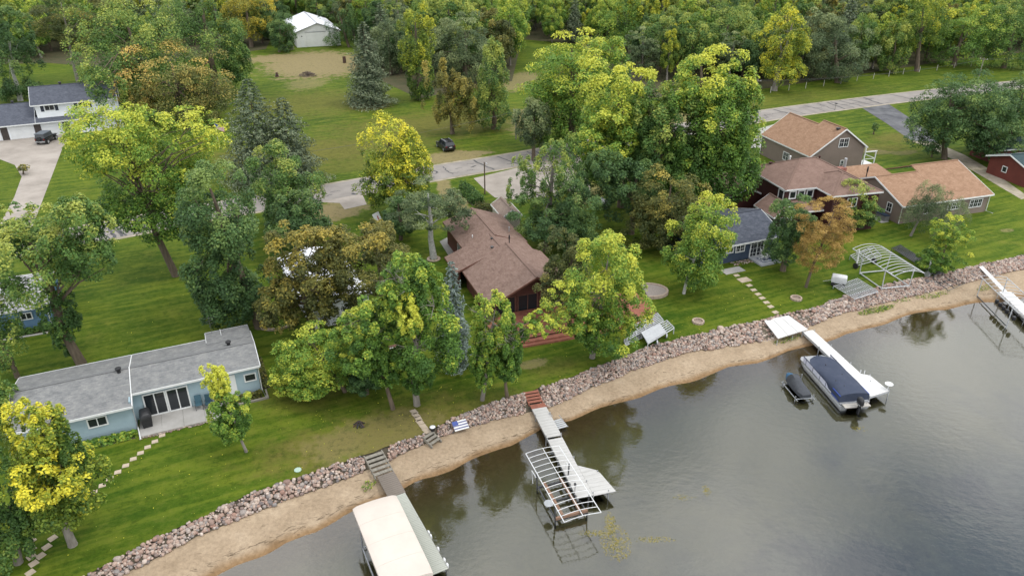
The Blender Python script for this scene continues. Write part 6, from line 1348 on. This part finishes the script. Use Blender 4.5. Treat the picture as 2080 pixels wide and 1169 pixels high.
rack('tumbled_frame', [(1890, 563), (1915, 556), (1960, 575), (1925, 590)], .8, 3, 4, M_darksteel, 'dark bent pipe frame lying across the rock bank stones', r=.035, legs_=False)
# fire rings
def ring(px, label, r=.5, dark=False):
    o = thing('fire_ring', G(*px), 0, label, 'fire pit'); n = 12
    m = M_curb if not dark else M_darksteel
    for k in range(n): a = 2 * math.pi * k / n; MB().box((r * math.cos(a), r * math.sin(a), .1), (.15, r * .5, .22), a).build('ring_block', m, o)
    MB().lathe((0, 0, .0), [(r * .9, 0), (r * .85, .06), (.1, .1)], 12).build('ash', M_soil if dark else mat('ash', (.28, .22, .18), (.2, .16, .13), 5, .95), o)
ring((1418, 654), 'stone fire ring close to the rock bank below the lime maple'); ring((1617, 607), 'stone fire ring in front of the rusty larch'); 
fp = thing('burn_pile', G(730, 864), 0, 'dark charred wood pile on the shaded bare lawn', 'fire pit')
for k in range(16): a = rnd.uniform(0, 6.28); MB().path([(.5 * math.cos(a), .4 * math.sin(a), .03), (rnd.uniform(-.12, .12), rnd.uniform(-.12, .12), .38)], [.05, .035], 5).build('log', M_black if k % 3 else mat('charred', (.06, .035, .03), (.09, .05, .04), 5, .95), fp)
for a, b, lab, c in ((605, 954, 'pale green utility cover in the lawn by the rock bank', (.35, .46, .38)), (447, 520, 'white marker stone on the lawn near the leaning ash', (.7, .7, .68))):
    o = MB().lathe((0, 0, 0), [(.26, 0), (.26, .05), (.2, .08)], 10).build('utility_cover', mat('cover_' + str(a), c, tuple(x * .9 for x in c), 3, .6)); o.location = G(a, b); tag(o, lab, 'cover')
rp_ = thing('tree_ring', G(881, 526), 0, 'round tan paver ring at the birch trunk foot', 'edging')
for k in range(12): a = 2 * math.pi * k / 12; MB().box((.62 * math.cos(a), .62 * math.sin(a), .05), (.3, .32, .1), a).build('paver', M_curb, rp_)

# ------------------------------------------------------------------ vehicles: x forward
M_carblack = mat('black_car_paint', (.012, .013, .016), (.016, .017, .02), 2, .22, 0, 0, None, 2, .6); M_jeeptop = mat('grey_soft_top', (.10, .115, .13), (.085, .1, .115), 3, .7)
def wheels(root, xs_, y, r):
    for x in xs_:
        for s_ in (-1, 1):
            w_ = MB().path([(x, s_ * y - .11, r), (x, s_ * y + .11, r)], r, 16).build('wheel', M_rubber, root); MB().path([(x, s_ * (y + .112), r), (x, s_ * (y + .125), r)], r * .58, 12).build('rim', M_alu, w_)
def suv(p, rz, label):
    o = thing('parked_car', p, rz, label, 'car')
    def sc(x, w, zb, zt): return [(x, -w, zb), (x, -w, zt - .12), (x, -w + .1, zt), (x, w - .1, zt), (x, w, zt - .12), (x, w, zb)]
    MB().loft([sc(*q) for q in ((-2.3, .78, .45, .95), (-2.22, .9, .32, 1.08), (-1.2, .95, .28, 1.12), (.7, .95, .28, 1.08), (1.3, .93, .3, 1.02), (2.1, .86, .34, .88), (2.35, .7, .45, .72))]).build('body', M_carblack, o, True)
    cabin = [[(x, -w, zb), (x2, -w2, zt), (x2, w2, zt), (x, w, zb)] for x, w, zb, x2, w2, zt in ((-2.15, .86, 1.05, -1.85, .66, 1.6), (-1.0, .9, 1.08, -.9, .7, 1.71), (.35, .9, 1.08, .0, .7, 1.7), (1.05, .88, 1.02, .45, .68, 1.6))]
    MB().loft(cabin).build('cabin_glass', M_glass, o, True)
    MB().loft([[(x, -w, z), (x, -w * .9, z + .05), (x, w * .9, z + .05), (x, w, z)] for x, w, z in ((-1.9, .66, 1.6), (-.9, .71, 1.7), (0, .71, 1.69), (.42, .67, 1.6))]).build('roof', M_carblack, o, True)
    for s_ in (-1, 1):
        MB().box((-2.27, s_ * .7, .92), (.06, .3, .14)).build('tail_light', mat('tail_red', (.25, .01, .01), (.2, .01, .01), 3, .3), o); MB().box((2.2, s_ * .66, .78), (.12, .3, .12)).build('headlight', M_alu, o); MB().box((.55, s_ * 1.03, 1.1), (.14, .2, .12)).build('mirror', M_carblack, o)
        MB().beam((-1.7, s_ * .6, 1.74), (.1, s_ * .6, 1.78), .04, .04).build('roof_rail', M_alu, o)
        for x in (-.95, .2): MB().box((x, s_ * .81, 1.38), (.09, .17, .6), 0, 0, s_ * R(18)).build('pillar', M_carblack, o)
    MB().box((-2.31, 0, .8), (.04, .5, .12)).build('licence_plate', M_white, o); wheels(o, (-1.4, 1.4), .86, .36); return o
suv(G(905, 302), R(117), 'black car parked on the dirt pull off beside the road'); suv(G(637, 470), R(35), 'black car parked by the gravel turnout behind the rust brown oak')
jp = thing('parked_jeep', G(97, 288), R(92), 'dark pickup style off road vehicle with grey top in the driveway', 'car')
MB().loft([[(x, -w, .5), (x, -w, zt), (x, w, zt), (x, w, .5)] for x, w, zt in ((-2.1, .8, 1.1), (-1.9, .85, 1.15), (.6, .85, 1.15), (.75, .8, 1.1), (1.9, .66, 1.02), (2.05, .6, .9))]).build('body', M_carblack, jp, True)
MB().loft([[(x, -w, 1.12), (x + d_, -w + .1, 1.78), (x + d_, w - .1, 1.78), (x, w, 1.12)] for x, w, d_ in ((-2.0, .82, .12), (-.5, .84, .0), (.7, .82, -.22))]).build('windows', M_glass, jp); MB().box((-.75, 0, 1.83), (2.5, 1.56, .1)).build('soft_top', M_jeeptop, jp)
wheels(jp, (-1.35, 1.3), .84, .42); MB().path([(-2.28, .15, 1.0), (-2.1, .15, 1.0)], .36, 16).build('spare_wheel', M_rubber, jp)
for s_ in (-1, 1):
    MB().box((1.3, s_ * .84, .98), (1.0, .3, .07)).build('fender', M_black, jp); MB().box((-1.35, s_ * .88, .98), (1.0, .26, .07)).build('fender', M_black, jp); MB().box((-2.13, s_ * .7, .95), (.06, .14, .2)).build('tail_light', mat('tail_red', (.25, .01, .01)), jp)
MB().box((-2.15, 0, .58), (.2, 1.6, .16)).build('bumper', M_alu, jp)
pj = G(122, 268)
for i, (dx, c, lab) in enumerate(((0, (.33, .20, .15), 'brown wicker porch chair by the white house door'), (1.3, (.38, .24, .18), 'tan cushioned porch chair by the white house door'), (2.6, (.14, .19, .26), 'blue cushioned porch chair by the white house door'))):
    q = Vector((dx - .8, .3, 0)); q.rotate(Matrix.Rotation(AW, 3, 'Z')); patio_chair(pj + q, AW, lab, mat('porch_%d' % i, c, None, 4, .8))

# ------------------------------------------------------------------ small yard things
fl = thing('flag_pole', G(447, 303), 0, 'thin white flag pole on the lawn by the two dark spruces', 'flag pole'); MB().path([(0, 0, -.1), (-.15, 0, 4.4)], [.035, .025], 7).build('pole', M_white, fl); MB().lathe((-.15, 0, 4.4), [(.05, 0), (.05, .08), (.01, .1)], 8).build('finial', M_alu, fl)
fg = thing('national_flag', G(447, 303) + Vector((-.14, 0, 3.45)), 0, 'red and white striped flag with blue field flying from the white pole', 'flag')
M_red = mat('flag_red', (.42, .04, .05), (.36, .035, .04), 4, .8); M_flagw = mat('flag_white', (.75, .73, .72), (.7, .68, .67), 4, .8)
def wave(x0, x1, z0, z1, m, nm_, off=0):
    nn = 8; vs = []; 
    for k in range(nn + 1):
        x = x0 + (x1 - x0) * k / nn; y = .1 * math.sin(x * 4) - .1 * x
        for z in (z0, z1):
            for s_ in (-1, 1): vs.append((x, y + s_ * (.006 + off), z - .32 * x))
    fs = []
    for k in range(nn):
        a = 4 * k; b = a + 4; fs += [(a, b, b + 2, a + 2), (a + 1, a + 3, b + 3, b + 1), (a + 2, b + 2, b + 3, a + 3), (a, a + 1, b + 1, b)]
    MB().add(vs, fs).build(nm_, m, fg)
for k in range(13): wave(0 if k > 6 or True else .6, 1.5, .9 - (k + 1) * .07, .9 - k * .07, M_red if k % 2 == 0 else M_flagw, 'stripe')
wave(0, .62, .9 - .49, .9, M_flagblue, 'blue_field', .006)
sb = thing('picture_board', G(768, 455), R(60), 'leaning white board with red figure in the grass by the birch', 'board'); MB().box((0, 0, .75), (1.2, .06, 1.5), 0, 0, R(-25)).build('panel', M_white, sb); MB().box((.05, -.12, .7), (.12, .03, .9), 0, 0, R(-25)).build('red_mark', M_red, sb); MB().beam((0, .1, .9), (0, .9, 0), .06, .06).build('prop', M_greywood, sb)
bpile = thing('brush_pile', G(625, 154), 0, 'heap of grey brush and branches on the dirt clearing', 'brush pile')
mb = MB()
for k in range(90): a = rnd.uniform(0, 6.28); q = rnd.uniform(0, 2.2); p = Vector((q * math.cos(a), q * math.sin(a) * .8, rnd.uniform(.05, 1.1 * (1 - q / 2.6)))); d_ = Vector((rnd.uniform(-1, 1), rnd.uniform(-1, 1), rnd.uniform(-.1, .4))); mb.path([p - d_ * .7, p + d_ * .7], [.06, .03], 4)
tag(mb.build('branches', mat('dead_wood', (.16, .12, .10), (.10, .08, .065), 4, .95), bpile), kind='stuff')
for a, b, lab, h in ((700, 128, 'dark rusty burn barrel by the lone spruce', 1.6), (563, 156, 'brown stump cone on the lawn before the dirt clearing', 1.0)):
    o = thing('burn_barrel' if h > 1.2 else 'tree_stump', G(a, b), 0, lab, 'barrel' if h > 1.2 else 'stump'); MB().lathe((0, 0, 0), [(.42, 0), (.45, h * .3), (.42, h * .6), (.44, h), (.38, h), (.36, h * .7)] if h > 1.2 else [(.55, 0), (.32, .35), (.26, h), (.1, h + .05)], 12).build('shell', mat('rusty', (.10, .055, .04), (.06, .04, .03), 5, .9), o, True); MB().lathe((0, 0, h * .45), [(.47, 0), (.47, .05)], 12).build('band', M_darksteel, o)
fw = thing('log_pile', G(585, 103), R(20), 'jumble of pale cut logs beside the pole barn', 'log pile')
for k in range(16): MB().path([(rnd.uniform(-2, 2), rnd.uniform(-1, 1), rnd.uniform(.2, 1.2)), (rnd.uniform(-2, 2), rnd.uniform(-1, 1), rnd.uniform(.2, 1.6))], .14, 6).build('log', M_barkgrey, fw)
# fence posts along the far verge, power poles and wires
M_post = mat('pale_post', (.46, .43, .38), (.34, .32, .28), 4, .9)
for i, (a, b) in enumerate([(540, 552), (648, 537), (748, 526), (855, 512), (957, 497), (1053, 480), (1150, 470), (1242, 455), (1327, 442), (1423, 430), (1527, 419), (1630, 405), (1730, 395)]):
    o = MB().path([(0, 0, -.2), (.02, 0, 1.35), (.02, 0, 1.42)], [.07, .065, .03], 7).build('fence_post', M_post, None, True); o.location = G(1380 + a * .3421, b * .3421); tag(o, 'short pale wooden fence post along the roadside wood edge', 'fence post', 'fence posts along the roadside wood')
pw = []
pl_ = smooth_line(rc, 10)
for i, (a, b, lab) in enumerate(((330, 415, 'wooden power pole beside the tall loose ash'), (1048, 283, 'wooden power pole by the giant cottonwood'), (1532, 213, 'wooden power pole behind the towering cottonwood'), (1986, 164, 'wooden power pole beyond the wide dark oak'), (2420, 118, 'wooden power pole further along the road'))):
    p = G(a, b); o = thing('power_pole', p, R(118), lab, 'pole'); MB().path([(0, 0, -.3), (0, 0, 5.2)], [.13, .1], 8).build('pole', M_barkgrey, o); MB().box((0, 0, 4.9), (1.8, .1, .12)).build('crossarm', M_barkgrey, o)
    for x in (-.8, .8): MB().lathe((x, 0, 4.96), [(.05, 0), (.06, .08), (.03, .14)], 8).build('insulator', M_white, o)
    pw.append(p)
for i in range(len(pw) - 1):
    for s_, z, lab in ((-.8, 5.1, 'upper'), (.8, 4.6, 'lower')):
        a, b = pw[i], pw[i + 1]; q = Vector((math.cos(R(118)), math.sin(R(118)), 0)) * s_
        o = MB().path([a.lerp(b, k / 14) + q + Vector((0, 0, z - 1.1 * 4 * (k / 14) * (1 - k / 14))) for k in range(15)], .011, 4).build('power_line', M_darksteel); tag(o, 'thin %s power line strung along the road between poles' % lab, 'power line', lab + ' power lines along the road')
# mailbox, street sign, ornamental shrubs
for a, b, lab in ((212, 482, 'white mailbox on a post beside the road'), (1696, 222, 'dark mailbox on a post at the taupe house verge')):
    o = thing('mailbox', G(a, b), R(-60), lab, 'mailbox'); MB().path([(0, 0, -.1), (0, 0, 1.1)], .05, 6).build('post', M_greywood, o); MB().loft([[(x, .12 * math.cos(t), 1.15 + .13 * math.sin(t)) for t in (-.8, 0, .8, 1.57, 2.3, 3.14, 3.9)] for x in (-.28, .28)]).build('box', M_white if a < 900 else M_darksteel, o)
tree('small dark columnar shrub on the taupe house lawn', [(1776, 262, 7, 12)], 'dark', base=(1774, 273), leaves=350, ls=.25, name='shrub')
tree('low round shrub beside the wide dark oak trunk', [(1892, 308, 16, 14)], 'dark', base=(1892, 319), leaves=700, ls=.28, name='shrub')
tree('round reddish shrub at the driveway edge', [(48, 346, 11, 12)], 'olive', base=(48, 354), leaves=500, ls=.25, name='shrub')
tree('low shrub pair under the lone aspen', [(870, 190, 18, 16)], 'dark', base=(870, 200), leaves=500, ls=.35, name='shrub')

# ------------------------------------------------------------------ loose natural stuff
rng = np.random.default_rng(21)
def scatter(name, pts_, ls, pal, tint, label, cat, flat=.25, asp=.7):
    P = np.array(pts_); n = len(P); o = link(name, leaf_mesh(name, P, unit(rng.normal(size=(n, 3)) * flat + [0, 0, 1]), ls * rng.uniform(.6, 1.4, n), asp, tint + rng.normal(size=n) * .2, rng), LEAF[pal]); tag(o, label, cat, kind='stuff'); return o
lf = []
for (a, b, r_, n) in ((620, 860, 9, 260), (870, 850, 8, 200), (1430, 640, 9, 220), (1500, 620, 8, 160), (1240, 690, 6, 150), (470, 930, 8, 140), (150, 1080, 6, 120), (1640, 600, 6, 120), (380, 620, 10, 100), (1010, 800, 5, 120)):
    g = G(a, b)
    for _ in range(n):
        q = r_ * math.sqrt(rng.random()); t = rng.random() * 6.28; p = (g.x + q * math.cos(t) * 1.4, g.y + q * math.sin(t), LAWN + .04); px, py = project(*p)
        if py < interp(TOP, px) - 3: lf.append(p)
scatter('fallen_leaves', lf[::2], .085, 'gold', .6, 'scattered yellow fallen leaves on the shaded lawns', 'leaves')
# beach debris line and grass tufts on sand
db = MB()
rd = random.Random(9)
for i in range(len(xs) - 1):
    if not -40 < xs[i] < 2150: continue
    for _ in range(5):
        t = rd.choice((.62, .66, .7, .8, rd.uniform(.05, 1))); p = botP[i].lerp(watP[i], t) + Vector((rd.uniform(-.5, .5), rd.uniform(-.15, .15), .03)); a = .45 + rd.uniform(-.5, .5); l_ = rd.uniform(.08, .35); d_ = Vector((math.cos(a), math.sin(a), 0)) * l_; db.path([p - d_, p + d_ + Vector((0, rd.uniform(-.05, .05), 0))], [.012, .008], 4)
tag(db.build('beach_debris', mat('wet_twigs', (.10, .07, .045), (.07, .05, .03), 4, .95)), 'line of dark twigs and weed washed up on the sand', 'debris', kind='stuff')
tf = []
for (a, b, rx, ry, n) in ((1780, 630, 2.2, .5, 500), (1750, 607, 1.6, .5, 250), (1900, 600, 2.0, .4, 160), (2000, 585, 1.0, .5, 90), (750, 985, .5, .5, 90), (1600, 690, 1.6, .4, 140), (1850, 607, 2.5, .3, 120)):
    g = G(a, b, .35)
    for _ in range(n): q = math.sqrt(rng.random()); t = rng.random() * 6.28; tf.append((g.x + q * rx * math.cos(t), g.y + q * ry * math.sin(t) + q * rx * math.cos(t) * .4, .32 + rng.random() * .22))
scatter('beach_grass', tf, .22, 'lime', .45, 'patches of green weeds growing on the sand', 'weeds', .8, .25)
wd2 = []
for (a, b, rx, ry, n) in ((1250, 1100, 1.0, 1.6, 520), (1240, 1060, .35, 1.0, 160), (1210, 1082, 1.2, .3, 120), (1330, 1095, 1.4, .25, 110), (1435, 995, .3, .6, 60), (1745, 870, .6, .4, 40), (1390, 1010, .8, .3, 40)):
    g = G(a, b, 0)
    for _ in range(n): q = rng.random() ** .7; t = rng.random() * 6.28; wd2.append((g.x + q * rx * math.cos(t), g.y + q * ry * math.sin(t), .012))
scatter('floating_weed', wd2, .16, 'olive', .75, 'straggling tan weed bed floating at the lake surface', 'weeds', .1, .35)
for a, b in ((1460, 1000),): pass
sk = thing('sunken_branch', G(1790, 668, -.1), R(15), 'dark sunken branch loop in the shallows near the beach', 'branch')
MB().path([(-1.0, .6, .06), (-.6, -.1, .05), (.1, -.3, .05), (1.2, .1, .05), (1.5, .7, .05), (1.0, 1.3, .06)], .035, 5).path([(-.2, -.2, .05), (.1, .4, .06), (.8, .6, .06)], .025, 5).build('branches', mat('wet_twigs', (.1, .07, .045)), sk)
